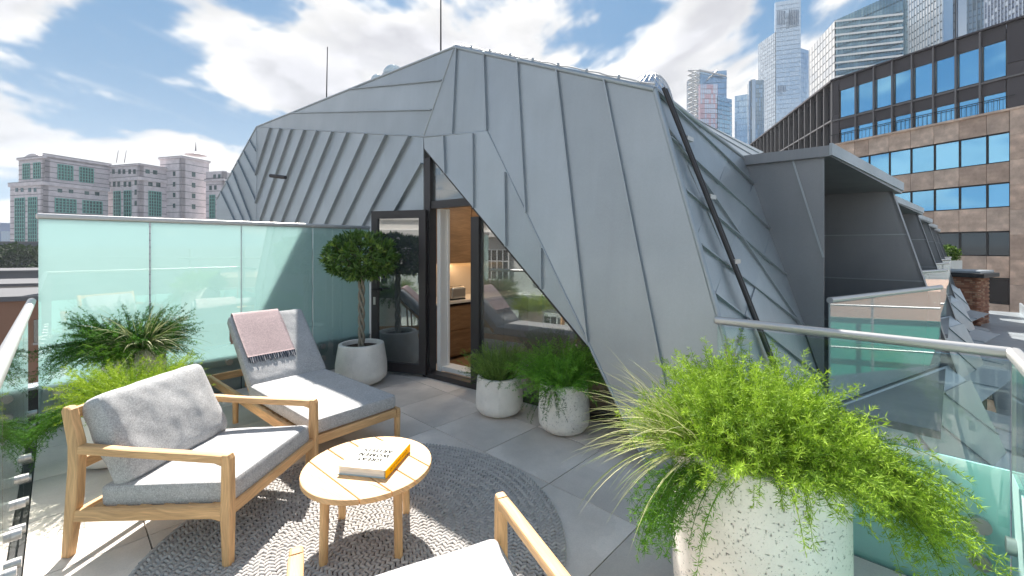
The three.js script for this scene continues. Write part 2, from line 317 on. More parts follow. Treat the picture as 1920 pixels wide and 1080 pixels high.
// A: herringbone wall left of the door; B: its return
facet(zb_, [P2, P3, low(P3), low(P2)], [[[810, 415], [635, 752]], [[720, 410], [555, 750]], [[640, 405], [485, 748]], [[570, 400], [425, 745]], [[510, 397], [370, 742]], [[450, 395], [315, 740]], [[400, 393], [270, 738]], [[350, 390], [230, 735]], [[305, 390], [218, 650]], [[265, 388], [215, 545]], [[862, 515], [762, 690]]].map((s) => s.map((q) => c8(...q))), zincSet, { seamH: .045, seamW: .02 });
facet(zb_, [P2, P4, low(P4), low(P2)], [[[185, 425], [212, 470]], [[163, 470], [212, 565]], [[143, 512], [214, 672]], [[120, 550], [190, 735]], [[95, 585], [160, 735]], [[75, 630], [125, 735]]].map((s) => s.map((q) => c8(...q))), zincSet, { seamH: .035, seamW: .02 });
// R: the roof slope left of the ridge tip
facet(zb_, [P2, P1, P3], [[[828, 151], [672, 166]], [[806, 206], [555, 212]]], zincSet);
// G: the fold under the overhang and its hidden returns
facet(zb_, [P3, Q, M, Dtop], [[c8(945, 420), c8(950, 550)], [c8(1060, 400), c8(1062, 680)], [c8(1185, 540), c8(1188, 830)], [c8(1327, 825), c8(1327, 1000)]], zincSet, { lift: -.004 });
part(zb_, 'soffit', plate([Dtop, M, Dm], .012), zincSet[1]);
part(zb_, 'soffit', plate([M, p0, Dbot], .012), zincSet[1]);
part(zb_, 'soffit', plate([M, Dbot, Dm], .012), zincSet[1]);
// cappings on the ridges and folds
for (const [a, b, r] of [[P1, RR, .022], [P2, P1, .016], [P1, P3, .011], [P2, P3, .010], [P3, Q, .010], [Q, p0, .010], [RR, FBf, .018], [P2, P4, .014], [P2, low(P2), .010]]) part(zb_, 'ridge_capping', rod(a, b, r, r, 8), zincSeam);
// the roof behind, out of sight from the terrace, closes the volume
const bk = (p, d, dy) => p.clone().addScaledVector(EX, d).add(V(0, dy, 0));
const b2 = bk(P2, 4.2, -.4), b1 = bk(P1, 4.2, -.2), b3 = bk(RR, 3.4, -.45);
part(zb_, 'roof_deck', plate([P2, P1, b1], .02, V(0, 30, 0), -.01), zincSet[0]);
part(zb_, 'roof_deck', plate([P2, b1, b2], .02, V(0, 30, 0), -.01), zincSet[1]);
part(zb_, 'roof_deck', plate([P1, RR, b3], .02, V(0, 30, 0), -.01), zincSet[0]);
part(zb_, 'roof_deck', plate([P1, b3, b1], .02, V(0, 30, 0), -.01), zincSet[1]);
const P4k = bk(P4, 3.5, 0);
part(zb_, 'rear_wall', plate([P2, b2, low(b2, -1), P4k.clone().setY(-1), P4.clone()].filter((_, i) => i !== 3 && i !== 4).concat([low(P2, -1)]), .02, V(-60, 0, -60)), zincSet[0]);
part(zb_, 'rear_wall', plate([b2, b1, low(b1, -1), low(b2, -1)], .02, V(40, 0, -60)), zincSet[0]);
part(zb_, 'rear_wall', plate([b1, b3, low(b3, -1), low(b1, -1)], .02, V(60, 0, -40)), zincSet[0]);
// H: the lozenge-clad street slope right of the fold
const E2 = V(.72, 0, -.694).normalize(), HP = planeOf(RR, FBf, RR.clone().add(E2));
const onHp = (x, y) => hit(x, y, HP);
const D0 = onHp(1545, 720), MZ = HP.n.y / HP.n.dot(V(.694, 0, .72)), G1 = V(D0.x, 2.34, D0.z).addScaledVector(V(.694, 0, .72), -MZ * (2.34 - D0.y)), FBl = RR.clone().lerp(FBf, (RR.y + 1.6) / RR.y), D0l = D0.clone().add(FBl.clone().sub(FBf).setLength(2.1));
const c7 = (x, y) => [1200 + x / 2.572, 140 + y / 2.572];
facet(zb_, [RR, G1, D0, D0l, FBl], [[c7(245, 400), c7(485, 620)], [c7(340, 665), c7(585, 870)], [c7(440, 940), c7(620, 1080)], [c7(540, 1200), c7(720, 1340)], [c7(190, 190), c7(400, 390)], [c7(120, 250), c7(290, 500)]], zincSet, { seamH: .022, seamW: .013, th: .03, tilt: .022, seamMat: zincSeam, cuts: [[c7(75, 70), c7(300, 600)], [c7(280, 290), c7(210, 500)], [c7(415, 430), c7(330, 640)], [c7(500, 660), c7(420, 890)], [c7(590, 900), c7(520, 1120)]] });
{ // twin rods down the slope with their clips
  const off = HP.n.clone().multiplyScalar(HP.n.dot(V(0, HC, 0).sub(RR)) > 0 ? .05 : -.05);
  const a = onHp(1232, 172).add(off), b = onHp(1450, 725).add(off), s = E2.clone().multiplyScalar(.035);
  part(zb_, 'downpipe', rod(a, b, .013), darkFrame); part(zb_, 'downpipe', rod(a.clone().add(s), b.clone().add(s), .013), darkFrame);
  for (const [x, y] of [[1276, 266], [1318, 374], [1363, 494], [1408, 612]]) { const c = onHp(x, y).add(off); part(zb_, 'pipe_clip', bar(c.clone().addScaledVector(E2, -.03), c.clone().addScaledVector(E2, .07), .035, .03), satin); }
}
{ // the bright upper roof seen over the gutter
  const r2 = P(1432, 285, 6.9), r1 = P(1256, 199, 4.6), r0 = P(1232, 170, 3.4);
  const ra = RR.clone().add(V(0, .01, 0)), ga = G1.clone().add(V(0, .01, 0));
  facet(zb_, [ra, ga, r1], [[[1262, 205], [1330, 255]]], zincSet, { toward: V(0, 40, 0), seamH: .015 });
  facet(zb_, [ga, r2, r1], [[[1285, 219], [1400, 286]], [[1290, 216], [1418, 285]]], zincSet, { toward: V(0, 40, 0), seamH: .015 });
  part(zb_, 'gutter', rod(RR, G1, .02, .02, 8), zincSet[0]);
}
// lightning conductor lying along the ridge, with its saddles
{
  const pts = []; for (let i = 0; i <= 24; i++) { const p = P1.clone().lerp(RR, i / 24); p.y += .028 + .012 * Math.abs(Math.sin(i * 1.9)); pts.push(p); }
  part(zb_, 'ridge_cable', new THREE.TubeGeometry(new THREE.CatmullRomCurve3(pts), 80, .007, 5), satin);
  for (let i = 1; i < 8; i++) { const p = P1.clone().lerp(RR, i / 8); part(zb_, 'cable_saddle', box(.022, .035, .022, p.x, p.y + .03, p.z), zincSeam); }
}
// small outdoor light on the herringbone wall
{
  const p = hit(522, 331, WP).addScaledVector(EX, -.06), q = hit(538, 333, WP).addScaledVector(EX, -.02);
  part(zb_, 'wall_bracket', rod(p.clone().addScaledVector(EX, -.06), q, .03, .03, 10), darkFrame);
}

// ---------- glazing, door and the room behind ----------
{
  const at = (s, y, o = 0) => W0.clone().addScaledVector(WE, s).add(V(0, y, 0)).addScaledVector(V(-WE.z, 0, WE.x), o);   // along, height, into the room is negative o? see IN
  const IN = V(WE.z, 0, -WE.x); if (IN.dot(W0) < 0) IN.negate();
  const pt = (s, y, o = 0) => W0.clone().addScaledVector(WE, s).add(V(0, y, 0)).addScaledVector(IN, o);
  const sOf = (p) => p.clone().sub(W0).dot(WE);
  const slope = Dtop.y / (sOf(Dbot) - sOf(Dtop)), yD = (s) => (sOf(Dbot) - s) * slope;
  const sH = sOf(hit(808, 500, WP)), sM0 = sOf(hit(884, 500, WP)), sM1 = sOf(hit(899, 500, WP)), yT = hit(809, 377, WP).y, yU = yT - .085;
  const fr = (name, s0, s1, y0, y1, d = .07, mat = darkFrame) => { const a = pt((s0 + s1) / 2, y0, d / 2 - .015), b = pt((s0 + s1) / 2, y1, d / 2 - .015); return part(zb_, name, bar(a, b, s1 - s0, d, .003, IN), mat); };
  const sP = sOf(hit(797, 500, WP));
  fr('door_post', sP, sH, 0, yD(sH) - .02, .10);
  fr('mullion', sM0, sM1, 0, yD(sM1) - .02, .08);
  part(zb_, 'transom', plate([pt(sH, yU), pt(sM0, yU), pt(Math.min(sM0, sOf(Dbot) - yT / slope), yT), pt(sH, yT)], .08), darkFrame);
  part(zb_, 'threshold', bar(pt(sP, .03, .02), pt(sOf(Dbot), .03, .02), .12, .06, .004), darkFrame);
  part(zb_, 'edge_frame', bar(Dtop.clone().addScaledVector(IN, .03), Dbot.clone().addScaledVector(IN, .03), .05, .04, 0, IN), darkFrame);
  const paneMat = phys({ color: rgb(.55, .60, .61), transmission: .9, thickness: 0, roughness: .005, ior: 2.5 });
  part(zb_, 'fixed_window', plate([pt(sM1, .06, .03), pt(sOf(Dbot) - .06 / slope, .06, .03), pt(sM1, yD(sM1), .03)], .012), paneMat);
  part(zb_, 'top_window', plate([pt(sH, yT, .03), pt(sOf(Dbot) - yT / slope, yT, .03), pt(sH, yD(sH), .03)], .012), paneMat);
  // white inner lining of the doorway
  fr('door_lining', sH + .01, sH + .065, .05, yU, .16, whitePaint).position.addScaledVector(IN, .10);
  part(zb_, 'door_lining', bar(pt(sH, .085, .19), pt(sM0, .085, .19), .16, .05), whitePaint);
  part(zb_, 'door_lining', bar(pt(sH + .085, .06, .20), pt(sH + .085, yU, .20), .012, .03, 0, IN), whitePaint);
  // open leaf
  const lh = pt(sH - .02, 0, -.05), le = V(-.955, 0, -.296), lw = .72, turn = Math.atan2(-le.z, le.x);
  const leaf = new THREE.Group(); leaf.name = 'door'; leaf.position.copy(lh); leaf.rotation.y = turn; leaf.userData.label = 'dark framed glass door leaf standing open'; zb_.add(leaf);
  const LB = .035, LT = 1.925;
  part(leaf, 'frame', box(.085, LT - LB, .055, .0425, (LT + LB) / 2, 0), darkFrame);
  part(leaf, 'frame', box(.085, LT - LB, .055, lw - .0425, (LT + LB) / 2, 0), darkFrame);
  part(leaf, 'frame', box(lw - .17, .11, .055, lw / 2, LB + .055, 0), darkFrame);
  part(leaf, 'frame', box(lw - .17, .09, .055, lw / 2, LT - .045, 0), darkFrame);
  part(leaf, 'pane', box(lw - .16, LT - LB - .19, .012, lw / 2, (LT + LB) / 2 + .01, 0), phys({ color: rgb(.20, .23, .24), transmission: .75, thickness: 0, roughness: .003, ior: 2.9, clearcoat: 1, clearcoatRoughness: 0 }));
  const hm = []; for (const s of [-1, 1]) { hm.push(rod(V(lw - .045, 1.0, s * .03), V(lw - .045, 1.0, s * .08), .009), rod(V(lw - .045, 1.0, s * .078), V(lw - .19, 1.0, s * .078), .009)); }
  part(leaf, 'handle', merge(hm), blackMat);
  part(leaf, 'lock', box(.03, .09, .062, lw - .045, .86, 0), steel);
  for (const y of [.2, 1.0, 1.75]) part(leaf, 'hinge', rod(V(.0, y - .05, .03), V(.0, y + .05, .03), .014), blackMat);
}
{ // kitchen inside
  const r = thing('kitchen_room', 'room with pale walls and timber floor seen through the doorway', 'room', T3(0, 0, 0), TH);
  const pl = std({ color: rgb(.62, .60, .57), roughness: .9 });
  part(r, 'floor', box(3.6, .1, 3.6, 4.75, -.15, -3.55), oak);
  part(r, 'ceiling', box(3.6, .06, 3.3, 4.8, 2.36, -3.7), pl);
  part(r, 'wall', box(3.6, 2.44, .08, 4.75, 1.12, -5.39), pl);
  part(r, 'wall', box(.08, 2.44, 3.2, 6.6, 1.12, -3.7), pl);
  part(r, 'wall', box(.1, 2.44, 1.2, 2.99, 1.12, -4.74), pl);
  part(r, 'wall', box(3.0, 2.44, .08, 5.05, 1.12, -2.06), pl);
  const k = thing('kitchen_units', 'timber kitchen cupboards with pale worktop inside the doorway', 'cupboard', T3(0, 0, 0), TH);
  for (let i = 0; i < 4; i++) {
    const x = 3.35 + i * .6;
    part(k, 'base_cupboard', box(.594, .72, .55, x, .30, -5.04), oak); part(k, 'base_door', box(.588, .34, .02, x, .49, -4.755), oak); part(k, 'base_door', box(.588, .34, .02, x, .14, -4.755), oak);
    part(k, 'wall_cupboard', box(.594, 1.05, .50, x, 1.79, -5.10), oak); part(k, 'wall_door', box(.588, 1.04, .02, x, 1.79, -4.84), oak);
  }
  part(k, 'worktop', box(2.42, .03, .63, 4.25, .715, -5.03), std({ color: rgb(.58, .55, .52), roughness: .4 }));
  part(k, 'splashback', box(2.42, .5, .01, 4.25, .98, -5.335), std({ color: rgb(.60, .55, .50), roughness: .6 }));
  const led = part(k, 'led_strip_light', box(2.3, .012, .02, 4.25, 1.256, -5.25), std({ color: rgb(.9, .6, .3), emissive: rgb(1, .55, .2), emissiveIntensity: 3 }));
  const L = new THREE.RectAreaLight(new THREE.Color(1, .68, .38), 7, 2.3, .05); L.position.copy(T3(4.25, 1.24, -5.22)); L.lookAt(L.position.clone().add(V(0, -1, 0))); scene.add(L);
  const dl = part(r, 'ceiling_light', box(.5, .015, .5, 4.3, 2.32, -3.9), std({ color: rgb(.9, .88, .8), emissive: rgb(1, .86, .68), emissiveIntensity: 3 }));
  const L2 = new THREE.RectAreaLight(new THREE.Color(1, .86, .68), 6, .5, .5); L2.position.copy(T3(4.3, 2.305, -3.9)); L2.lookAt(L2.position.clone().add(V(0, -1, 0))); scene.add(L2);
  const t = thing('toaster', 'small shiny steel toaster on the worktop inside the doorway', 'toaster', T3(4.0, .73, -4.90), TH);
  part(t, 'body', rbox(.28, .18, .17, .04, 0, .10, 0, 4), steel); part(t, 'slot', box(.2, .006, .03, 0, .191, 0), blackMat); part(t, 'lever', box(.02, .03, .03, .15, .12, 0), blackMat); part(t, 'base', box(.25, .02, .15, 0, .01, 0), blackMat);
}

// ---------- dormers along the street slope ----------
function dormer(i) {
  const ph = Math.atan2(.694, .72);
  const o = thing('roof_dormer', ['grey zinc dormer nearest the terrace, with wide open balcony recess', 'second zinc dormer from the terrace, mostly behind the first', 'third zinc dormer along the street slope, with a pale door', 'fourth zinc dormer along the street slope', 'farthest zinc dormer along the street slope'][i], 'dormer', V(D0.x, 0, D0.z).addScaledVector(E2, 5 * i), ph, 'zinc dormers along the street');
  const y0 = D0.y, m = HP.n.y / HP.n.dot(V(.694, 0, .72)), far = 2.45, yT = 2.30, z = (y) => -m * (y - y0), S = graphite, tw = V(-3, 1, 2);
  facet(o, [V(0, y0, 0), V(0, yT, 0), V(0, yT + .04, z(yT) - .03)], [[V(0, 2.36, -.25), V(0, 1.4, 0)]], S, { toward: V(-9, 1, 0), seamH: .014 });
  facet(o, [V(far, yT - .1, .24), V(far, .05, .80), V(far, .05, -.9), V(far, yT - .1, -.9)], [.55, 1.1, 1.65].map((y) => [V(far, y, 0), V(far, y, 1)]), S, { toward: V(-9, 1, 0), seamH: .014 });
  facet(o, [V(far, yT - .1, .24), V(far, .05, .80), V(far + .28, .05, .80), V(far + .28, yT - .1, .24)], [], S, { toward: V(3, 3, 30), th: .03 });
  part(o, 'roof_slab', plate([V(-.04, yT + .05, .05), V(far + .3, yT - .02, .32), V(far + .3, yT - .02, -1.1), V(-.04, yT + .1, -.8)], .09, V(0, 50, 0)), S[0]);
  part(o, 'fascia', bar(V(-.05, yT + .015, .055), V(far + .31, yT - .055, .325), .02, .10), zincSeam);
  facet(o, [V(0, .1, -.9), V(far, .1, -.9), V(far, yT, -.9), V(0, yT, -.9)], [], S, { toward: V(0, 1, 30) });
  part(o, 'balcony_door', box(.9, 2.05, .03, 1.75, 1.2, -.86), i === 2 ? whitePaint : darkFrame); part(o, 'door_pane', box(.72, 1.85, .01, 1.75, 1.2, -.84), i === 2 ? whitePaint : phys({ color: rgb(.1, .12, .13), roughness: .02, clearcoat: 1 }));
  part(o, 'balcony_floor', box(far, .06, 1.6, far / 2, .12, -.1), S[1]);
  // balustrade
  part(o, 'glass_panel', plate([V(.03, .16, .04), V(far - .03, .16, .66), V(far - .03, 1.02, .66), V(.03, 1.02, .04)], .015, V(0, 1, 30)), phys({ color: rgb(.62, .72, .72), transmission: .45, thickness: 0, roughness: .01, ior: 2.3, clearcoat: 1, clearcoatRoughness: 0 }));
  part(o, 'handrail', rod(V(.0, 1.05, .04), V(far - .12, 1.05, .66), .026), satin);
  // sill and skirt below
  part(o, 'sill', plate([V(-.02, .16, .07), V(far, .17, .72), V(far + .05, .02, .86), V(-.02, .0, .22)], .03, V(0, 50, 10)), zincSet[2]);
  facet(o, [V(-.02, .0, .22), V(far + .05, .02, .86), V(far + .15, -.72, 1.16), V(-.02, -.9, .46)], [[V(.75, .0, .42), V(1.35, -.8, .86)], [V(1.1, .0, .5), V(2.2, -.8, 1.08)], [V(1.75, .0, .68), V(2.75, -.65, 1.16)], [V(0.1, .0, .26), V(1.0, -.85, .74)]], zincSet, { toward: V(0, 6, 30), seamH: .022, seamMat: zincSeam });
  facet(o, [V(-.02, -.9, .46), V(far + .15, -.72, 1.16), V(far + .2, -.8, 1.6), V(-.02, -1, .9)], [[V(1.2, -.8, .6), V(1.5, -.8, 1.4)]], zincSet, { toward: V(0, 20, 10) });
  // slope on to the next one
  facet(o, [V(far + .28, yT, z(yT)), V(5, yT, z(yT)), V(5, -.75, z(-.75) + .3), V(far + .28, -.75, z(-.75) + .3)], [[V(3.0, 2, 0), V(4.2, .9, 0)], [V(3.0, 1.2, 0), V(4.4, .0, 0)], [V(2.8, .5, 0), V(4.6, -.9, 0)], [V(3.9, 2.4, 0), V(5, 1.5, 0)]], zincSet, { toward: V(3, 8, 30), seamH: .02, seamMat: zincSeam });
  facet(o, [V(far + .2, -.75, .3), V(5.1, -.75, .3), V(5.1, -1.0, 1.5), V(far + .2, -.9, 1.5)], [[V(3.3, -.8, .4), V(3.3, -.8, 1.3)], [V(4.2, -.8, .4), V(4.2, -.8, 1.3)]], zincSet, { toward: V(0, 20, 10) });
  part(o, 'roof_deck', plate([V(far, yT, z(yT)), V(5.1, yT, z(yT)), V(5.1, yT + .4, -3), V(-.1, yT + .4, -3), V(-.1, yT + .05, -.8)], .03, V(0, 50, 0)), zincSet[2]);
  return o;
}
for (let i = 0; i < 5; i++) dormer(i);
{ // flat zinc ledge below the dormers
  const g = thing('street_ledge', 'long flat grey zinc ledge running along below the dormers', 'ledge', V(D0.x, 0, D0.z), Math.atan2(.694, .72));
  for (let i = 0; i < 14; i++) part(g, 'zinc_panel', box(1.79, .05, 1.5, 1.2 + i * 1.8, -1.5, 2.05), zincSet[i % 3]);
  for (let i = 0; i < 14; i++) part(g, 'upstand', box(1.8, .5, .06, 1.2 + i * 1.8, -1.28, 2.83), zincSet[(i + 1) % 3]);
}

// ---------- glass balustrades ----------
const bolt = (() => { const g = new THREE.CylinderGeometry(.032, .034, .03, 20); g.rotateX(Math.PI / 2); return metreUV(g); })();
{
  const o = thing('privacy_screen', 'tall frosted glass screen with steel rail behind the lounger', 'glass screen', T3(-.12, 0, -5.23), TH);
  const xs = [0, .708, 1.456, 2.20, 2.93];
  for (let i = 0; i < 4; i++) {
    const w = xs[i + 1] - xs[i] - .012, p = part(o, 'glass_panel', rbox(w, 1.86, .02, .003, (xs[i] + xs[i + 1]) / 2, .80, 0, 1), frosted);
    part(p, 'clear_face', box(w, 1.86, .003, (xs[i] + xs[i + 1]) / 2, .80, .0135), glossFace);
    for (const x of [xs[i] + .115, xs[i + 1] - .115]) for (const y of [.298, .15]) { const b = part(p, 'standoff_bolt', bolt, steel); b.position.set(x, y, .025); }
  }
  part(o, 'handrail', rbox(2.95, .048, .05, .016, 1.465, 1.752, 0), satin);
  const u = thing('screen_upstand', 'low dark parapet upstand behind the frosted glass screen', 'parapet', T3(-.12, 0, -5.328), TH);
  part(u, 'wall', box(3.1, .83, .14, 1.4, -.085, 0), darkConcrete); part(u, 'coping', box(3.1, .02, .18, 1.4, .341, 0), zincSet[0]);
}
{
  const o = thing('left_balustrade', 'clear glass balustrade with round steel rail beside the armchair', 'balustrade', T3(-.15, 0, -5.2), TH);
  o.name = 'glass_balustrade'; used.glass_balustrade = 0;
  for (let i = 0; i < 4; i++) {
    const w = 1.37, p = part(o, 'glass_panel', rbox(.016, 1.55, w - .012, .003, 0, .28, .02 + w * (i + .5), 1), clearGlass);
    for (let k = 0; k < 4; k++) for (const y of [.20, .07]) { const b = part(p, 'standoff_bolt', bolt, steel); b.rotation.y = Math.PI / 2; b.scale.set(.72, .72, 1); b.position.set(.02, y, .02 + w * i + .17 + k * .343); }
  }
  part(o, 'handrail', rod(V(0, 1.06, 0), V(0, 1.06, 5.5), .026, .026, 20), satin);
  part(o, 'floor_trim', box(.02, .10, 5.46, .022, -.052, 2.74), blackMat);
}
{
  const o = thing('glass_balustrade', 'half frosted glass balustrade behind the big leafy planter', 'balustrade', T3(2.69, 0, -.86), TH);
  const lp = part(o, 'frosted_panel', rbox(.016, .975, 1.14, .003, 0, .09, .58, 1), frostedLow), lpf = part(lp, 'clear_face', box(.003, .975, 1.14, -.0115, .09, .58), glossFace), up = part(o, 'clear_panel', rbox(.016, .45, 1.14, .003, 0, .8045, .58, 1), clearGlass);
  for (const [z, y] of [[1.065, .325], [1.065, .17], [.12, .325], [.12, .17]]) { const b = part(lp, 'standoff_bolt', bolt, steel); b.rotation.y = Math.PI / 2; b.position.set(-.022, y, z); }
  part(o, 'handrail', bar(V(0, 1.063, -.01), V(0, 1.063, 1.175), .05, .045, .018), satin);
  const o2 = thing('glass_balustrade', 'glass balustrade return at the far right corner', 'balustrade', T3(-.1, 0, .30), TH);
  part(o2, 'corner_post', box(.012, 1.5, .012, 2.79, .29, 0), steel);
  for (let i = 0; i < 2; i++) { const l2 = part(o2, 'frosted_panel', rbox(1.37, .975, .016, .003, 2.08 - i * 1.38, .09, 0, 1), frostedLow); part(o2, 'clear_panel', rbox(1.37, .45, .016, .003, 2.08 - i * 1.38, .8045, 0, 1), clearGlass); for (const y of [.325, .17]) { const b = part(l2, 'standoff_bolt', bolt, steel); b.position.set(2.66 - i * 1.3, y, -.02); } }
  part(o2, 'handrail', bar(V(-.05, 1.063, 0), V(2.815, 1.063, 0), .05, .045, .018), satin);
}

// ================= terrace things =================
// ---------- rug: rope stitches laid in rings ----------
{
  const RC = V(-.75, 0, -2.2), o = thing('round_rug', 'round chunky woven grey rope rug under the coffee table', 'rug', RC);
  const base = new THREE.CylinderGeometry(1.0, 1.0, .012, 96); base.translate(0, .007, 0); part(o, 'backing', base, std({ color: rgb(.055, .05, .048), roughness: 1 }));
  const g = new THREE.SphereGeometry(1, 8, 5); g.scale(.0215, .0090, .0088);
  const list = [], r = rng(91), RS = .0215;
  for (let ring = 0; ring < 47; ring++) {
    const rad = 1.005 - ring * RS; if (rad < .02) break;
    const n = Math.max(6, Math.round(rad * 2 * Math.PI / .0255)), ph = r() * 6;
    for (let i = 0; i < n; i++) { const a = (i / n) * 2 * Math.PI + ph; list.push([Math.cos(a) * rad, Math.sin(a) * rad, a, (ring % 2 ? 1 : -1) * .80 + (r() - .5) * .25, r()]); }
  }
  list.push([0, 0, 0, 0, .5], [.012, .004, 0, 1, .6]);
  const im = new THREE.InstancedMesh(g, std({ color: rgb(1, 1, 1), roughness: .9 }), list.length), m = new THREE.Matrix4(), q = new THREE.Quaternion(), e = new THREE.Euler();
  list.forEach(([x, z, a, tw, k], i) => { e.set((k - .5) * .3, -a + Math.PI / 2 + tw, (k * 7 % 1 - .5) * .25); q.setFromEuler(e); m.compose(V(x, .0165 + (k - .5) * .003, z), q, V(1, 1, 1)); im.setMatrixAt(i, m); const c = .37 + .10 * k; im.setColorAt(i, rgb(c, c * .955, c * .92)); });
  im.name = 'rope_stitches'; im.userData.kind = 'stuff'; im.castShadow = im.receiveShadow = true; o.add(im);
}
// ---------- lounge chairs ----------
function softBox(w, h, d, r, puff, seed) {   // a cushion: rounded box, faces swollen and slightly uneven
  const g = new RoundedBoxGeometry(w, h, d, 8, r), p = g.attributes.position;
  const gg = new THREE.BoxGeometry(w, h, d, 22, 6, 22), pp = gg.attributes.position;
  for (let i = 0; i < pp.count; i++) {
    let x = pp.getX(i), y = pp.getY(i), z = pp.getZ(i);
    const cx = Math.max(-w / 2 + r, Math.min(w / 2 - r, x)), cy = Math.max(-h / 2 + r, Math.min(h / 2 - r, y)), cz = Math.max(-d / 2 + r, Math.min(d / 2 - r, z));
    const v = V(x - cx, y - cy, z - cz); if (v.length() > 1e-6) { v.setLength(r); x = cx + v.x; y = cy + v.y; z = cz + v.z; }
    const bx = Math.cos(Math.PI * x / w * .96), bz = Math.cos(Math.PI * z / d * .96), n = fbm(x * 7 + seed, y * 7, z * 7 + seed, 3) - .5;
    y += Math.sign(y) * puff * Math.sqrt(Math.max(0, bx * bz)) + n * puff * .7 * (Math.abs(y) > h * .3 ? 1 : 0);
    x += n * puff * .35; z += n * puff * .35;
    pp.setXYZ(i, x, y, z);
  }
  gg.computeVertexNormals(); const uv = gg.attributes.uv, nn = gg.attributes.normal;
  for (let i = 0; i < pp.count; i++) { const ay = Math.abs(nn.getY(i)), ax = Math.abs(nn.getX(i)), az = Math.abs(nn.getZ(i)); ay > .6 ? uv.setXY(i, pp.getX(i), pp.getZ(i)) : ax > az ? uv.setXY(i, pp.getZ(i), pp.getY(i)) : uv.setXY(i, pp.getX(i), pp.getY(i)); }
  return gg;
}
function piping(w, d, y, r) {   // welt round a cushion's top edge
  const k = r * .55, a = w / 2 - .004, b = d / 2 - .004, pts = [];
  for (const [sx, sz] of [[1, 1], [-1, 1], [-1, -1], [1, -1]]) for (const t of [0, .5, 1]) { const f = sx * sz > 0 ? t : 1 - t; pts.push(V(sx * (a - k + k * Math.cos(f * Math.PI / 2)), y, sz * (b - k + k * Math.sin(f * Math.PI / 2)))); }
  return new THREE.TubeGeometry(new THREE.CatmullRomCurve3(pts, true, 'catmullrom', .05), 120, .0032, 5, true);
}
function chair(label, pos, turn, pale, seed) {
  const o = thing('lounge_chair', label, 'chair', pos, turn, 'teak lounge chairs round the rug'), HW = .357, fab = fabric;
  for (const s of [1, -1]) {
    const add = (n, pts, th, sw) => { const m = part(o, n, profile(pts, th, .009, sw), teak); m.position.z = s * HW; return m; };
    add('rear_leg', [[-.437, 0], [-.398, 0], [-.352, .28], [-.338, .50], [-.342, .56], [-.372, .66], [-.386, .715], [-.402, .728], [-.425, .726], [-.436, .708], [-.418, .62], [-.402, .54], [-.402, .45]], .044, true);
    add('front_leg', [[.397, 0], [.434, 0], [.440, .26], [.437, .515], [.428, .5345], [.394, .5345], [.392, .50], [.388, .30], [.385, .265]], .042, true);
    add('armrest', [[-.352, .503], [.36, .493], [.399, .481], [.399, .531], [.34, .5335], [-.1, .536], [-.345, .545]], .046, false);
    add('side_rail', [[-.385, .172], [.34, .232], [.395, .222], [.395, .306], [.35, .294], [-.372, .232]], .036, false);
  }
  part(o, 'front_rail', bar(V(.412, .265, -HW + .012), V(.412, .265, HW - .012), .03, .055, .008), teak);
  part(o, 'rear_rail', bar(V(-.37, .20, -HW + .012), V(-.37, .20, HW - .012), .028, .055, .008), teak);
  part(o, 'back_rail', bar(V(-.402, .69, -HW + .012), V(-.402, .69, HW - .012), .026, .055, .008), teak);
  part(o, 'back_rail', bar(V(-.376, .44, -HW + .012), V(-.376, .44, HW - .012), .024, .055, .008), teak);
  for (let i = 0; i < 6; i++) { const x = -.28 + i * .125; part(o, 'seat_slat', bar(V(x, .232 + (x + .28) * .082, -HW + .015), V(x, .232 + (x + .28) * .082, HW - .015), .05, .014, .003), teak); }
  const seat = new THREE.Group(); seat.name = 'seat_cushion'; seat.position.set(.065, .306, 0); seat.rotation.z = .082; o.add(seat);
  part(seat, 'cover', softBox(.69, .11, .668, .026, .008, seed), fab); 
  const pp = part(seat, 'piping', piping(.685, .662, .040, .04), fab);
  const back = new THREE.Group(); back.name = 'back_cushion'; back.position.set(-.270, pale ? .495 : .535, 0); back.rotation.z = Math.PI / 2 + .46; o.add(back);
  part(back, 'cover', softBox(pale ? .42 : .47, .125, .645, .045, .03, seed + 9), fabricSoft);
  return o;
}
chair('teak lounge chair with grey back cushion beside the glass balustrade', V(-1.704, 0, -2.388), -.096, false, 1);
chair('teak lounge chair cut off by the bottom edge, seat facing the table', V(-.19, 0, -1.14), 115.2 * Math.PI / 180, true, 40);

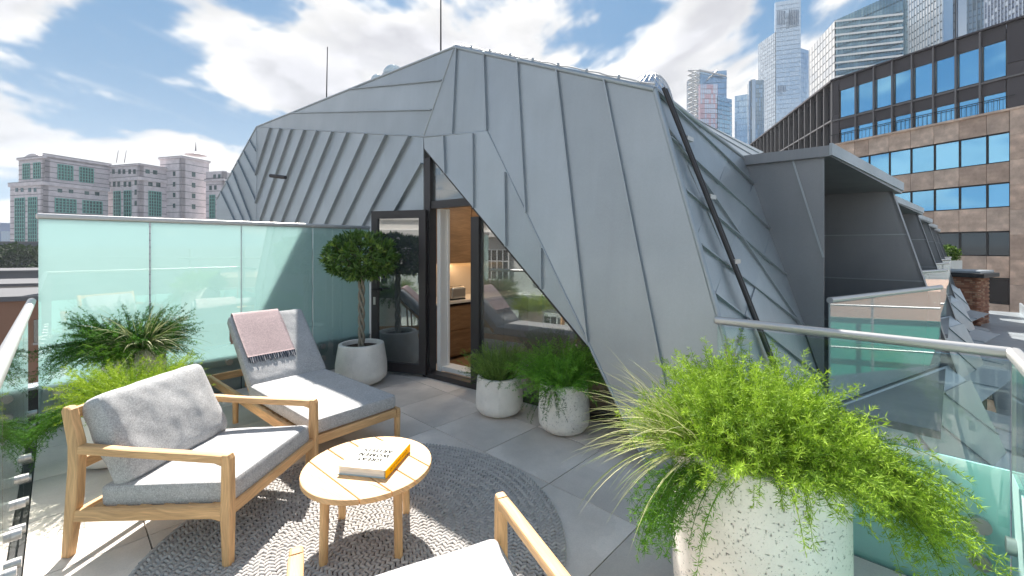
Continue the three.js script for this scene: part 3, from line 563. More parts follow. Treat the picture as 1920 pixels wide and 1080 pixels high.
// ---------- lounger with throw ----------
{
  const o = thing('sun_lounger', 'teak sun lounger with grey mattress and raised back by the frosted screen', 'lounger', V(-1.10, 0, -3.02), 140 * Math.PI / 180);
  const HW = .335, L = 2.1;
  for (const s of [1, -1]) {
    part(o, 'side_rail', bar(V(-.03, .232, s * HW), V(L, .232, s * HW), .034, .072, .010), teak);
    part(o, 'leg', rod(V(-.005, 0, s * HW), V(-.005, .235, s * HW), .021, .024), teak); part(o, 'leg', rod(V(1.36, 0, s * HW), V(1.36, .235, s * HW), .021, .024), teak);
  }
  part(o, 'cross_rail', bar(V(-.012, .238, -HW + .02), V(-.012, .238, HW - .02), .034, .06, .010), teak);
  part(o, 'cross_rail', bar(V(L - .02, .232, -HW + .02), V(L - .02, .232, HW - .02), .034, .07, .010), teak);
  for (let i = 0; i < 9; i++) part(o, 'slat', bar(V(.09 + i * .12, .252, -HW + .02), V(.09 + i * .12, .252, HW - .02), .08, .016, .003), teak);
  const seat = new THREE.Group(); seat.name = 'seat_mattress'; seat.position.set(.555, .322, 0); o.add(seat);
  part(seat, 'cover', softBox(1.15, .105, .645, .03, .006, 70), fabric); part(seat, 'piping', piping(1.14, .64, .042, .04), fabric);
  const A = 44 * Math.PI / 180, back = new THREE.Group(); back.name = 'raised_back'; back.position.set(1.115, .30, 0); back.rotation.z = A; o.add(back);
  part(back, 'back_frame', box(.70, .03, .60, .36, -.025, 0), teak);
  const bm = part(back, 'back_mattress', softBox(.74, .095, .645, .03, .006, 90), fabricSoft); bm.position.set(.385, .045, 0);
  part(o, 'prop_strut', bar(V(1.5, .25, .2), V(1.52, .62, .2), .03, .02, .004), teak); part(o, 'prop_strut', bar(V(1.5, .25, -.2), V(1.52, .62, -.2), .03, .02, .004), teak);
  // throw: a thin cloth over the top of the back
  const th = thing('pink_throw', 'pale pink woollen throw with dark fringe over the lounger back', 'throw', V(-1.10, 0, -3.02), 140 * Math.PI / 180);
  const cur = [], ca = Math.cos(A), sa = Math.sin(A), bp = (x, y) => [1.115 + x * ca - y * sa, .30 + x * sa + y * ca];
  for (const [x, y] of [[.27, .106], [.40, .109], [.55, .110], [.68, .108], [.752, .098], [.775, .06], [.768, -.005]]) cur.push(bp(x, y));
  cur.push([cur[6][0] + .005, cur[6][1] - .1], [cur[6][0] + .012, cur[6][1] - .22]);
  const cv = new THREE.CatmullRomCurve3(cur.map(([x, y]) => V(x, y, 0))), NU = 60, NV = 22, z0 = -.285, z1 = .10;
  const mk = (za, zb, lift, u0, u1) => {
    const pos = [], uv = [], idx = [];
    for (const side of [0, 1]) for (let i = 0; i <= NU; i++) { const u = u0 + (u1 - u0) * i / NU, p = cv.getPoint(u), t = cv.getTangent(u), n = V(-t.y, t.x, 0); for (let j = 0; j <= NV; j++) { const w = j / NV, k = lift + (side ? -.006 : 0) + .004 * (fbm(u * 6, w * 3, lift * 90, 3) - .5); pos.push(p.x + n.x * k, p.y + n.y * k, za + (zb - za) * w + .012 * Math.sin(u * 5 + lift * 300)); uv.push(u * 1.2, w * .4); } }
    const R = NV + 1, S = (NU + 1) * R;
    for (const side of [0, 1]) for (let i = 0; i < NU; i++) for (let j = 0; j < NV; j++) { const a = side * S + i * R + j; side ? idx.push(a, a + R, a + 1, a + 1, a + R, a + R + 1) : idx.push(a, a + 1, a + R, a + 1, a + R + 1, a + R); }
    const edge = (a, b) => idx.push(a, a + S, b, b, a + S, b + S);
    for (let i = 0; i < NU; i++) { edge(i * R, (i + 1) * R); edge((i + 1) * R + NV, i * R + NV); } for (let j = 0; j < NV; j++) { edge(j + 1, j); edge(NU * R + j, NU * R + j + 1); }
    const g = new THREE.BufferGeometry(); g.setAttribute('position', new THREE.Float32BufferAttribute(pos, 3)); g.setAttribute('uv', new THREE.Float32BufferAttribute(uv, 2)); g.setIndex(idx); g.computeVertexNormals(); return g;
  };
  part(th, 'cloth', mk(z0, z1, .010, 0, 1), pinkWool); part(th, 'folded_layer', mk(z0 + .01, z1 - .012, .002, .03, .97), pinkWool);
  const r = rng(5), fg = [[], []];
  for (let i = 0; i < 62; i++) { const z = z0 + .004 + (z1 - z0 - .008) * i / 61, [x, y] = bp(.272, .112), [x2, y2] = bp(.205 + r() * .02, .100 + r() * .012); fg[i % 3 === 2 ? 1 : 0].push(rod(V(x, y, z), V(x2, y2, z + (r() - .5) * .02), .0032, .0026, 5)); }
  part(th, 'fringe', merge(fg[0]), fringeMats[0], 'dark blue grey fringe'); part(th, 'fringe', merge(fg[1]), fringeMats[1]);
}
// ---------- coffee table ----------
{
  const C = V(-.735, 0, -2.185), TR = .317, top = .39, o = thing('coffee_table', 'low round teak coffee table with slatted top on the rug', 'table', C, 8 * Math.PI / 180);
  const pa = Math.atan2(.66, .75) - 8 * Math.PI / 180 * 0, ang = -(41.3 + 8) * Math.PI / 180;   // plank direction in the table's own frame
  const ring = []; for (let i = 0; i < 120; i++) ring.push(new THREE.Vector2(TR * Math.cos(i / 60 * Math.PI), TR * Math.sin(i / 60 * Math.PI)));
  const cuts = [-.19, -.063, .063, .19], ed = [-1, ...cuts, 1];
  for (let k = 0; k < 5; k++) {
    let p = ring; const clip = (y, keep) => { const s = cut2(p, new THREE.Vector2(-2, y), new THREE.Vector2(2, y)); p = s.length > 1 ? s[keep] : s[0]; };
    if (k > 0) clip(ed[k] + .0022, 0); if (k < 4) clip(ed[k + 1] - .0022, 1);
    const g = new THREE.ExtrudeGeometry(new THREE.Shape(p), { depth: .016, bevelEnabled: true, bevelThickness: .005, bevelSize: .004, bevelOffset: -.004, bevelSegments: 3 });
    const uv = g.attributes.uv, ps = g.attributes.position; for (let i = 0; i < uv.count; i++) uv.setXY(i, ps.getX(i) + k * .31, ps.getY(i) + ps.getZ(i) + k * .17);
    g.rotateX(-Math.PI / 2); g.rotateY(ang); g.translate(0, top - .021, 0); part(o, 'top_plank', g, teakTop);
  }
  const lp = [[-.165, .165], [.165, .165], [.165, -.165], [-.165, -.165]];
  for (const [x, z] of lp) part(o, 'leg', rod(V(x * 1.04, .008, z * 1.04), V(x, top - .026, z), .0195, .0215, 20), teak);
  for (const [i, k] of [[0, 2], [1, 3]]) part(o, 'brace', bar(V(lp[i][0], top - .045 - (i ? 0 : .032), lp[i][1]), V(lp[k][0], top - .045 - (i ? 0 : .032), lp[k][1]), .026, .03, .004), teak);
  part(o, 'batten', bar(V(-.15, top - .0255, .165), V(.15, top - .0255, .165), .03, .009), teak); part(o, 'batten', bar(V(-.15, top - .0255, -.165), V(.15, top - .0255, -.165), .03, .009), teak);
}
// ---------- book ----------
{
  const a = V(-.864, 0, -2.0816), b = V(-.617, 0, -2.039), c = V(-.545, 0, -2.3185), ctr = a.clone().add(c).multiplyScalar(.5), turn = Math.atan2(-(b.z - a.z), b.x - a.x);
  const W = .25, D = .285, H = .041, o = thing('hardback_book', 'thick white hardback book with yellow spine on the coffee table', 'book', V(ctr.x, .3915, ctr.z), turn);
  const cv = document.createElement('canvas'); cv.width = 700; cv.height = 800; const x = cv.getContext('2d');
  x.fillStyle = '#efece2'; x.fillRect(0, 0, 700, 800);
  const r = rng(3); x.fillStyle = '#c9cdb8'; for (let i = 0; i < 11; i++) { const yy = 60 + i * 68; if (i > 1 && i < 7) { x.fillRect(30, yy, 60 + r() * 60, 5); x.fillRect(590 - r() * 60, yy, 90, 5); } else x.fillRect(40 + r() * 40, yy, 500 + r() * 120, 5); }
  x.fillStyle = '#060606'; x.font = 'bold 118px sans-serif'; x.textAlign = 'center'; x.strokeStyle = '#060606'; x.lineWidth = 5; [['GREAT', 275], ['WOMEN', 405], ['ARTISTS', 535]].forEach(([w, y]) => { x.fillText(w, 350, y); x.strokeText(w, 350, y); });
  const ct = new THREE.CanvasTexture(cv); ct.colorSpace = THREE.SRGBColorSpace;
  const cs = document.createElement('canvas'); cs.width = 900; cs.height = 130; const s = cs.getContext('2d'); s.fillStyle = '#f3bb06'; s.fillRect(0, 0, 900, 130); s.fillStyle = '#3a2f08'; s.font = 'bold 52px serif'; s.textAlign = 'center'; s.fillText('GREAT WOMEN ARTISTS', 450, 82);
  const st = new THREE.CanvasTexture(cs); st.colorSpace = THREE.SRGBColorSpace;
  const coverM = std({ color: rgb(.86, .84, .78), roughness: .45 }), yellow = std({ color: rgb(.88, .50, .01), roughness: .45 }), pages = std({ map: tex(64, (u, v) => { const k = .86 + .12 * (tnoise(u, v, 2, 48, 3) - .5); return [k, k, k * .985]; }, true, 12), roughness: .9 });
  part(o, 'page_block', box(W - .012, H - .006, D - .012, -.001, H / 2, 0), pages);
  part(o, 'cover', box(W, .003, D, 0, H - .0015, 0), coverM); part(o, 'cover', box(W, .003, D, 0, .0015, 0), std({ color: rgb(.42, .56, .60), roughness: .5 }));
  part(o, 'spine', rbox(.005, H, D, .002, W / 2 + .002, H / 2, 0, 2), yellow);
  const quad = (p, u) => { const g = new THREE.BufferGeometry(); g.setAttribute('position', new THREE.Float32BufferAttribute(p.flat(), 3)); g.setAttribute('uv', new THREE.Float32BufferAttribute(u.flat(), 2)); g.setIndex([0, 1, 2, 0, 2, 3]); g.computeVertexNormals(); return g; };
  const w = W / 2 - .0005, d = D / 2 - .0005, y = H + .0004;
  part(o, 'cover_print', quad([[w, y, d], [w, y, -d], [-w, y, -d], [-w, y, d]], [[0, 1], [0, 0], [1, 0], [1, 1]]), phys({ map: ct, roughness: 1, specularIntensity: .15 }));
  const q = W / 2 + .0049; part(o, 'spine_print', quad([[q, .002, d], [q, .002, -d], [q, H - .002, -d], [q, H - .002, d]], [[0, 0], [1, 0], [1, 1], [0, 1]].map(([a1, b1]) => [a1, b1])), phys({ map: st, roughness: .8, specularIntensity: .3 }));
}
// ---------- planters ----------
function potGeo(R, H, rimK, footK, bulge = .03) {
  const p = []; const th = .03 * (R / .25) + .008, foot = R * footK;
  const out = [[foot * .9, 0], [foot, .006], [foot + (R - foot) * .55, H * .07], [R * .985, H * .17], [R * (1 + bulge * .3), H * .28], [R, H * .5], [R * (1 - (1 - rimK) * .55), H * .78], [R * rimK, H - .012], [R * rimK - .004, H - .003], [R * rimK - .012, H], [R * rimK - th, H], [R * rimK - th - .004, H - .008], [R * rimK - th - .006, H - .06]];
  const c = new THREE.SplineCurve(out.map(([x, y]) => new THREE.Vector2(x, y)));
  for (const [x, y] of out) p.push(new THREE.Vector2(x, y));
  const g = new THREE.LatheGeometry(p, 72); const uv = g.attributes.uv, ps = g.attributes.position;
  for (let i = 0; i < uv.count; i++) uv.setXY(i, uv.getX(i) * Math.round(2 * Math.PI * R * 2.2) / 2.2, ps.getY(i)); return g;
}
function planter(label, pos, R, H, rimK, footK, mat, turn = 0) {
  const o = thing('planter_pot', label, 'plant pot', pos, turn, 'concrete planters'); part(o, 'pot', potGeo(R, H, rimK, footK), mat);
  const s = new THREE.CircleGeometry(R * rimK - .02, 40); s.rotateX(-Math.PI / 2); s.translate(0, H - .045, 0); metreUV(s); part(o, 'soil', s, soil); return o;
}
// foliage: strips and leaflets gathered in one mesh, each leaf a small folded face
class Leaves {
  constructor(seed) { this.p = []; this.n = []; this.c = []; this.r = rng(seed); }
  tri(a, b, c, col) { const n = b.clone().sub(a).cross(c.clone().sub(a)).normalize(); for (const q of [a, b, c]) { this.p.push(q.x, q.y, q.z); this.n.push(n.x, n.y, n.z); this.c.push(...col); } }
  leaf(a, d, len, w, col, mid = .4, fold = 0) {   // diamond from a along d
    const side = d.clone().cross(V(this.r() - .5, this.r() - .5, this.r() - .5)).normalize(), m = a.clone().addScaledVector(d, len * mid), tip = a.clone().addScaledVector(d, len);
    const l = m.clone().addScaledVector(side, w / 2), k = m.clone().addScaledVector(side, -w / 2);
    if (fold) { const up = side.clone().cross(d).multiplyScalar(w * fold); l.add(up); k.add(up); }
    this.tri(a, l, tip, col); this.tri(a, tip, k, col);
  }
  strip(pts, w, col, taper = 1) {
    let s0 = null, prev = null; const n = pts.length - 1, ref = V(this.r() - .5, .3, this.r() - .5).normalize();
    for (let i = 0; i <= n; i++) {
      const d = pts[Math.min(i + 1, n)].clone().sub(pts[Math.max(i - 1, 0)]).normalize(), s = d.clone().cross(ref).normalize().multiplyScalar(w / 2 * (1 - taper * Math.pow(i / n, 1.6)));
      const a = pts[i].clone().add(s), b = pts[i].clone().sub(s); if (prev) { this.tri(prev[0], prev[1], a, col); this.tri(prev[1], b, a, col); } prev = [a, b];
    }
  }
  arc(base, az, el, len, droop, n) { // a drooping spine
    const pts = [base.clone()], d = V(Math.cos(az) * Math.cos(el), Math.sin(el), Math.sin(az) * Math.cos(el)), st = len / n, p = base.clone(); const wob = (this.r() - .5) * .16;
    for (let i = 0; i < n; i++) { d.y -= droop * st; d.x += wob * st * 3 * Math.sin(i); d.normalize(); p.addScaledVector(d, st); pts.push(p.clone()); } return pts;
  }
  geo() { const g = new THREE.BufferGeometry(); g.setAttribute('position', new THREE.Float32BufferAttribute(this.p, 3)); g.setAttribute('normal', new THREE.Float32BufferAttribute(this.n, 3)); g.setAttribute('color', new THREE.Float32BufferAttribute(this.c, 3)); return g; }
}
const leafMat = phys({ vertexColors: true, roughness: .75, transmission: .38, thickness: 0, specularIntensity: .4 }), waxMat = phys({ vertexColors: true, roughness: .48, transmission: .15, thickness: 0 });
const mixc = (a, b, t) => a.map((x, i) => x + (b[i] - x) * t);
function fern(L, base, spread, n, { len = [.3, .5], el = [.2, 1.3], droop = 2.2, needle = .018, w = .0024, per = 5, step = .011, dark = [.03, .10, .008], light = [.16, .34, .02], side = .5, az0 = 0, azW = Math.PI, tips = .2 }) {
  for (let f = 0; f < n; f++) {
    const az = az0 + (L.r() * 2 - 1) * azW, e = el[0] + (el[1] - el[0]) * Math.pow(L.r(), .8), ln = len[0] + (len[1] - len[0]) * L.r(), b = base.clone().add(V(Math.cos(az) * spread * L.r(), 0, Math.sin(az) * spread * L.r()));
    const pts = L.arc(b, az, e, ln, droop * (.7 + .6 * L.r()), Math.max(6, Math.round(ln / .03))), tone = L.r(), col = mixc(dark, light, tone);
    L.strip(pts, .004, mixc(col, [.10, .14, .03], .4), .7);
    const cv = new THREE.CatmullRomCurve3(pts), N = Math.round(ln / step);
    for (let i = Math.round(N * .12); i < N; i++) {
      const u = i / N, p = cv.getPoint(u), d = cv.getTangent(u), br = L.r() < side, env = Math.sin(Math.PI * Math.min(1, .18 + u * .8));
      if (br) { // a short side shoot carrying needles
        const sd = V(L.r() - .5, (L.r() - .5) * .8, L.r() - .5).normalize().addScaledVector(d, .55).normalize(), sl = needle * (1.3 + 1.6 * L.r()) * env;
        for (let k = 0; k < per; k++) { const q = p.clone().addScaledVector(sd, sl * (.2 + .8 * k / per)); L.leaf(q, V(L.r() - .5, L.r() - .5, L.r() - .5).normalize().addScaledVector(sd, .9).normalize(), needle * (.6 + .5 * L.r()), w, mixc(col, light, L.r() * tips + u * .15)); }
      } else for (let k = 0; k < per - 1; k++) L.leaf(p, V(L.r() - .5, L.r() - .4, L.r() - .5).normalize().addScaledVector(d, .5).normalize(), needle * (.7 + .6 * L.r()), w, mixc(col, light, L.r() * tips + u * .15));
    }
  }
}
function grass(L, base, spread, n, { len = [.25, .5], el = [.6, 1.4], droop = 2.5, w = .004, dark = [.10, .15, .03], light = [.42, .42, .16], az0 = 0, azW = Math.PI }) {
  for (let f = 0; f < n; f++) { const az = az0 + (L.r() * 2 - 1) * azW, ln = len[0] + (len[1] - len[0]) * L.r(), b = base.clone().add(V(Math.cos(az) * spread * L.r(), 0, Math.sin(az) * spread * L.r())); L.strip(L.arc(b, az, el[0] + (el[1] - el[0]) * L.r(), ln, droop * (.6 + .8 * L.r()), 9), w * (.6 + .8 * L.r()), mixc(dark, light, L.r())); }
}
function plant(name, label, pos, L, mat = leafMat, group) { const o = thing(name, label, 'plant', pos, 0, group); part(o, 'foliage', L.geo(), mat); return o; }
{ // the big planter in front on the right
  const c = V(.955, 0, -1.675), H = .735; planter('large pitted white concrete planter at the bottom right', c, .302, H, .985, .8, potPitted);
  const L = new Leaves(101), lime = { dark: [.05, .15, .008], light: [.42, .60, .05], needle: .024, w: .0029, step: .0105, per: 6, tips: .35 };
  fern(L, V(.0, H + .0, 0), .30, 520, { ...lime, len: [.12, .28], el: [.25, 1.45], droop: 2.6 });
  fern(L, V(.0, H + .02, 0), .33, 420, { ...lime, len: [.12, .26], el: [0, .8], droop: 4.2 });
  fern(L, V(.0, H + .06, -.05), .22, 260, { ...lime, len: [.14, .30], el: [.5, 1.5], droop: 2.0 });
  fern(L, V(.10, H - .02, .0), .20, 110, { ...lime, len: [.30, .54], el: [.1, .6], droop: 4.2, az0: .35, azW: .5 });   // trailing away to the right
  fern(L, V(.12, H - .02, .05), .22, 50, { ...lime, len: [.28, .44], el: [0, .5], droop: 4.4, az0: .6, azW: .4 });
  fern(L, V(-.16, H - .03, .12), .14, 46, { ...lime, len: [.26, .42], el: [-.2, .3], droop: 5.4, az0: 2.9, azW: .35, light: [.20, .42, .03] });
  fern(L, V(.06, H - .02, -.12), .12, 6, { ...lime, len: [.34, .46], el: [1.0, 1.4], droop: .9, az0: -1, azW: 1 });
  plant('asparagus_fern', 'large lime green asparagus fern spilling over the big pitted planter', c, L);
  const Gs = new Leaves(102); grass(Gs, V(-.17, H - .04, -.03), .16, 270, { len: [.22, .50], el: [.2, 1.25], droop: 2.6, w: .0044, az0: 3.2, azW: .8, dark: [.24, .32, .06], light: [.78, .74, .42] });
  plant('ornamental_grass', 'pale wispy grass tuft leaning out of the big pitted planter', c, Gs);
}
{ // two planters by the glazing
  const c1 = V(-.115, 0, -3.87); planter('smaller smooth concrete planter left of two by the glazing', c1, .212, .34, .94, .68, potSmooth);
  const L = new Leaves(110); fern(L, V(0, .31, 0), .17, 300, { len: [.20, .34], el: [.75, 1.5], droop: 1.0, needle: .020, w: .0034, per: 4, dark: [.07, .16, .02], light: [.30, .46, .09], step: .014, side: .2 });
  fern(L, V(0, .31, 0), .18, 40, { len: [.20, .30], el: [.1, .7], droop: 2.0, needle: .02, w: .0034, per: 4, dark: [.04, .09, .01], light: [.18, .28, .05], step: .014, side: .2 });
  grass(L, V(0, .31, 0), .14, 90, { len: [.22, .38], el: [.8, 1.5], droop: 1.2, w: .004, dark: [.04, .10, .01], light: [.20, .28, .06] });
  plant('rosemary_plant', 'upright dark green narrow leaved plant in the smaller glazing planter', c1, L);
  const c2 = V(.425, 0, -3.50); planter('pitted concrete planter right of two by the glazing', c2, .207, .405, .93, .66, potPitted);
  const L2 = new Leaves(111); fern(L2, V(0, .38, 0), .17, 400, { len: [.22, .42], el: [.2, 1.45], droop: 2.1, needle: .020, w: .0030, per: 6, dark: [.05, .20, .012], light: [.24, .52, .05], step: .012, side: .7 });
  fern(L2, V(-.1, .37, .05), .1, 16, { len: [.22, .34], el: [-.3, .3], droop: 4, needle: .018, w: .003, per: 5, dark: [.03, .09, .01], light: [.10, .22, .03], az0: 1.9, azW: .7 });
  plant('feathery_fern', 'feathery mid green fern in the pitted planter by the glazing', c2, L2);
}
{ // two planters in the left corner
  const ca = V(-3.2, 0, -3.62); planter('tall grey concrete planter in the corner against the frosted screen', ca, .215, .66, .95, .66, potPitted);
  const L = new Leaves(120); fern(L, V(-.03, .64, .02), .22, 560, { len: [.20, .44], el: [.05, 1.3], droop: 2.6, needle: .021, w: .0034, per: 6, dark: [.018, .07, .006], light: [.11, .29, .02], step: .012 });
  fern(L, V(-.1, .63, .05), .12, 36, { len: [.40, .64], el: [.2, .7], droop: 2.7, needle: .02, w: .0032, per: 5, dark: [.015, .06, .006], light: [.06, .17, .02], az0: 2.7, azW: .6 });
  fern(L, V(.06, .62, .14), .12, 90, { len: [.16, .30], el: [.1, .9], droop: 2.6, needle: .02, w: .0032, per: 6, dark: [.05, .16, .008], light: [.22, .42, .03], az0: 1.3, azW: .6 });
  plant('dark_fern', 'dark green bushy asparagus fern in the tall corner planter', ca, L);
  const Gs = new Leaves(121); grass(Gs, V(.13, .65, .08), .08, 230, { len: [.28, .50], el: [.3, 1.4], droop: 3.0, w: .0085, az0: .6, azW: 1.7, dark: [.10, .17, .03], light: [.72, .70, .42] });
  plant('striped_grass', 'cream striped grass tuft arching out of the tall corner planter', ca, Gs);
  const cb = V(-2.80, 0, -3.02); planter('low pale concrete planter behind the grey cushioned lounge chair', cb, .225, .42, .95, .66, potSmooth);
  const L2 = new Leaves(122); fern(L2, V(.13, .45, 0), .25, 480, { len: [.16, .32], el: [.2, 1.3], droop: 2.6, needle: .018, w: .003, per: 6, dark: [.11, .24, .01], light: [.46, .60, .04], step: .011 });
  fern(L2, V(-.12, .38, .05), .12, 60, { len: [.34, .50], el: [-.2, .4], droop: 3.6, needle: .018, w: .003, per: 5, dark: [.03, .12, .01], light: [.14, .34, .02], az0: 2.5, azW: .7 });
  plant('lime_fern', 'lime green asparagus fern behind the grey back cushion', cb, L2);
}
{ // bay tree
  const c = V(-1.665, 0, -4.72); planter('large smooth concrete planter holding the clipped bay tree', c, .272, .44, .88, .62, potSmooth);
  const o = thing('bay_tree', 'clipped round bay tree with plaited stem by the open glass door', 'tree', c);
  const bark = std({ color: rgb(.30, .265, .21), roughness: .95, bumpMap: teakMap, bumpScale: .006 });
  for (let s = 0; s < 3; s++) { const pts = []; for (let i = 0; i <= 40; i++) { const u = i / 40, a = u * 4.6 * Math.PI + s * 2.094; pts.push(V(.024 * Math.cos(a), .38 + u * .92, .024 * Math.sin(a))); } part(o, 'plaited_stem', new THREE.TubeGeometry(new THREE.CatmullRomCurve3(pts), 120, .0155, 7), bark); }
  const L = new Leaves(130), r = L.r, CY = 1.385, RX = .40, RY = .285, br = new Leaves(131);
  for (let i = 0; i < 40; i++) { const th = r() * 6.283, ph = Math.acos(1 - 1.75 * r()), d = V(Math.sin(ph) * Math.cos(th), Math.cos(ph), Math.sin(ph) * Math.sin(th)); br.strip([V(0, 1.18, 0), V(d.x * RX * .45, CY - .08 + d.y * RY * .3, d.z * RX * .45), V(d.x * RX * .9, CY + d.y * RY * .9, d.z * RX * .9)], .012, [.10, .075, .045], .6); }
  for (let i = 0; i < 620; i++) { // twigs ending in a rosette of leaves
    const th = r() * 6.283, cp = 1 - 2 * r(), sp = Math.sqrt(1 - cp * cp), d = V(sp * Math.cos(th), cp, sp * Math.sin(th)), lump = .90 + .22 * (fbm(d.x * 2.6 + 5, d.y * 2.6, d.z * 2.6, 2) - .5), k = (i < 470 ? .88 + .16 * r() : .5 + .35 * r()) * lump;
    const p = V(d.x * RX * k, CY + Math.max(d.y, -.78) * RY * k, d.z * RX * k), young = r() < .18, tone = r(), col = young ? mixc([.14, .24, .03], [.22, .32, .06], tone) : mixc([.028, .08, .012], [.11, .22, .03], tone);
    for (let n = 0; n < 7; n++) L.leaf(p, V(r() - .5, r() - .35, r() - .5).normalize().addScaledVector(d, .75).normalize(), .056 + .034 * r(), .019 + .007 * r(), mixc(col, [.10, .20, .03], r() * .25), .45, .12);
  }
  part(o, 'branches', br.geo(), std({ vertexColors: true, roughness: .9 })); part(o, 'crown', L.geo(), waxMat);
}

// ================= the city =================
const stoneMap = tex(512, (u, v) => { const a = tfbm(u, v, 6, 4, 6, 141, .6), b = tfbm(u, v, 3, 9, 4, 151); const k = .66 + .26 * (a - .5) + .14 * (b - .5); return [k * 1.0, k * .925, k * .86]; }, true, .35);
const granite = [[1, .97, .95], [.90, .86, .84], [1.06, 1.0, .96], [.84, .77, .73], [.98, .9, .85]].map((c, i) => { const m = stoneMap.clone(); m.offset.set(i * .2, i * .37); return std({ map: m, color: rgb(c[0] * 1.25, c[1] * 1.22, c[2] * 1.18), roughness: .6 }); });
const blueGlass = std({ color: rgb(.22, .50, .72), metalness: .92, roughness: .03 }), blueGlass2 = std({ color: rgb(.26, .56, .78), metalness: .92, roughness: .035 });
const deepGlass = phys({ color: rgb(.02, .03, .035), roughness: .03, clearcoat: 1, clearcoatRoughness: 0 });
const cladDark = [std({ color: rgb(.075, .066, .07), roughness: .5, metalness: .3 }), std({ color: rgb(.06, .053, .057), roughness: .5, metalness: .3 })], finGrey = std({ color: rgb(.16, .15, .15), roughness: .45, metalness: .5 });
{ // the office block on the right: dark crown over granite storeys
  const o = thing('granite_office', 'brown granite office block with ribbon windows and dark metal crown', 'building');
  const C = V(30, 0, -40), e = V(.39, 0, .921).normalize(), n = V(-e.z, 0, e.x); if (n.dot(V(0, 0, 0).sub(C)) < 0) n.negate();
  const pl = { p: C, n }, S = (px) => hit(px, 463, pl).sub(C).dot(e), at = (s, y, d = 0) => C.clone().addScaledVector(e, s).addScaledVector(n, d).add(V(0, y, 0));
  const rect = (nm, s0, s1, y0, y1, d, th, mat, par = o) => part(par, nm, plate([at(s0, y0), at(s1, y0), at(s1, y1), at(s0, y1)], th, V(0, 1, 0), d), mat);
  const sE = S(2050), top = 17.15, crownB = 10.95, r = rng(17);
  // carcass
  rect('wall', .02, sE, -18, top - .3, -.45, .4, granite[3]);
  part(o, 'roof', plate([at(0, top - .35, -.4), at(sE, top - .35, -.4), at(sE, top - .35, -18), at(0, top - .35, -18)], .3, V(0, 90, 0)), cladDark[1]);
  // ribbon storeys
  const cols = [1602, 1628.5, 1666.5, 1707, 1751, 1798, 1849.5, 1893].map(S), rows = [[7.44, 9.47], [4.3, 5.97], [.87, 2.57], [-2.5, -.72], [-6, -4.2], [-9.4, -7.6]];
  let prevTop = crownB;
  rows.forEach(([y0, y1], ri) => {
    // spandrel above
    for (let c = 0; c < 7; c++) rect('granite_panel', cols[c] + .012, cols[c + 1] - .012, y1 + .06, prevTop - .012, 0, .12, granite[Math.floor(r() * 5)]);
    rect('granite_panel', .05, cols[0] - .012, y1 + .06, prevTop - .012, 0, .12, granite[Math.floor(r() * 5)]); rect('granite_panel', .05, cols[0] - .012, y0 + .012, y1 + .05, 0, .12, granite[Math.floor(r() * 5)]);
    for (let c = 0; c < 7; c++) { const w = rect('window', cols[c] + .055, cols[c + 1] - .055, y0 + .05, y1 - .05, -.16, .02, ri < 2 ? (c % 2 ? blueGlass : blueGlass2) : deepGlass); }  // darker glass in the lower rows: mirrored buildings put into the colour
    for (let c = 0; c <= 7; c++) rect('window_mullion', cols[c] - .055, cols[c] + .055, y0, y1, -.1, .08, blackMat);
    rect('window_frame', cols[0], cols[7], y1 - .04, y1 + .05, -.1, .08, blackMat); rect('window_frame', cols[0], cols[7], y0 - .01, y0 + .05, -.1, .08, blackMat);
    prevTop = y0 - .02;
  });
  // granite pier to the right
  for (let k = 0; k < 12; k++) rect('granite_panel', cols[7] + .06, cols[7] + 1.9, crownB - .012 - (k + 1) * 1.72, crownB - .024 - k * 1.72, .14, .24, granite[Math.floor(r() * 5)]);
  for (let k = 0; k < 12; k++) rect('granite_panel', cols[7] + 1.92, sE, crownB - .012 - (k + 1) * 1.72, crownB - .024 - k * 1.72, .14, .24, granite[Math.floor(r() * 5)]);
  rect('cornice', -.1, sE, crownB - .02, crownB + .12, .22, .35, granite[0]);
  // dark crown
  const cw = [1572, 1604, 1638, 1672.5, 1709.5, 1749.5, 1791.5, 1837, 1887].map(S), k1 = 13.42, k2 = 15.95, k3 = 10.98, k4 = 12.35;
  for (let c = 0; c < 8; c++) {
    const a = cw[c] + .05, b = cw[c + 1] - .05;
    rect('dark_panel', a, b, k2, top - .12, -.05, .1, cladDark[c % 2]); rect('dark_panel', a, b, k4, k1, -.05, .1, cladDark[(c + 1) % 2]);
    rect('window', a + .1, b - .02, k1 + .04, k2 - .04, -.12, .02, c % 2 ? blueGlass : blueGlass2); rect('window', a + .12, b - .02, k3, k4 - .04, -.12, .02, c % 3 ? blueGlass2 : blueGlass);
    if (c > 0) part(o, 'crown_fin', plate([at(cw[c], crownB + .12), at(cw[c] + .1, crownB + .12), at(cw[c] + .1, top - .05), at(cw[c], top - .05)], .28, V(0, 1, 0), .16), finGrey);
  }
  for (let c = 0; c < 3; c++) { const a = cw[8] + c * 1.4; rect('dark_panel', a, a + 1.36, crownB + .13, 14.2, -.05, .1, cladDark[c % 2]); rect('dark_panel', a, a + 1.36, 14.24, top - .12, -.05, .1, cladDark[(c + 1) % 2]); }
  rect('dark_panel', .02, cw[0], crownB + .13, 13.9, -.05, .1, cladDark[0]); rect('dark_panel', .02, cw[0], 13.94, top - .12, -.05, .1, cladDark[1]);
  rect('parapet_rail', -.05, sE, top - .13, top, .2, .4, cladDark[1]); rect('mid_rail', 0, sE, k1 - .22, k1 - .1, .12, .2, finGrey);
  // roof terrace railing
  const rl = []; for (let s = .3; s < S(1884); s += .28) rl.push(bar(at(s, crownB + .12, .15), at(s, crownB + .95, .15), .02, .02));
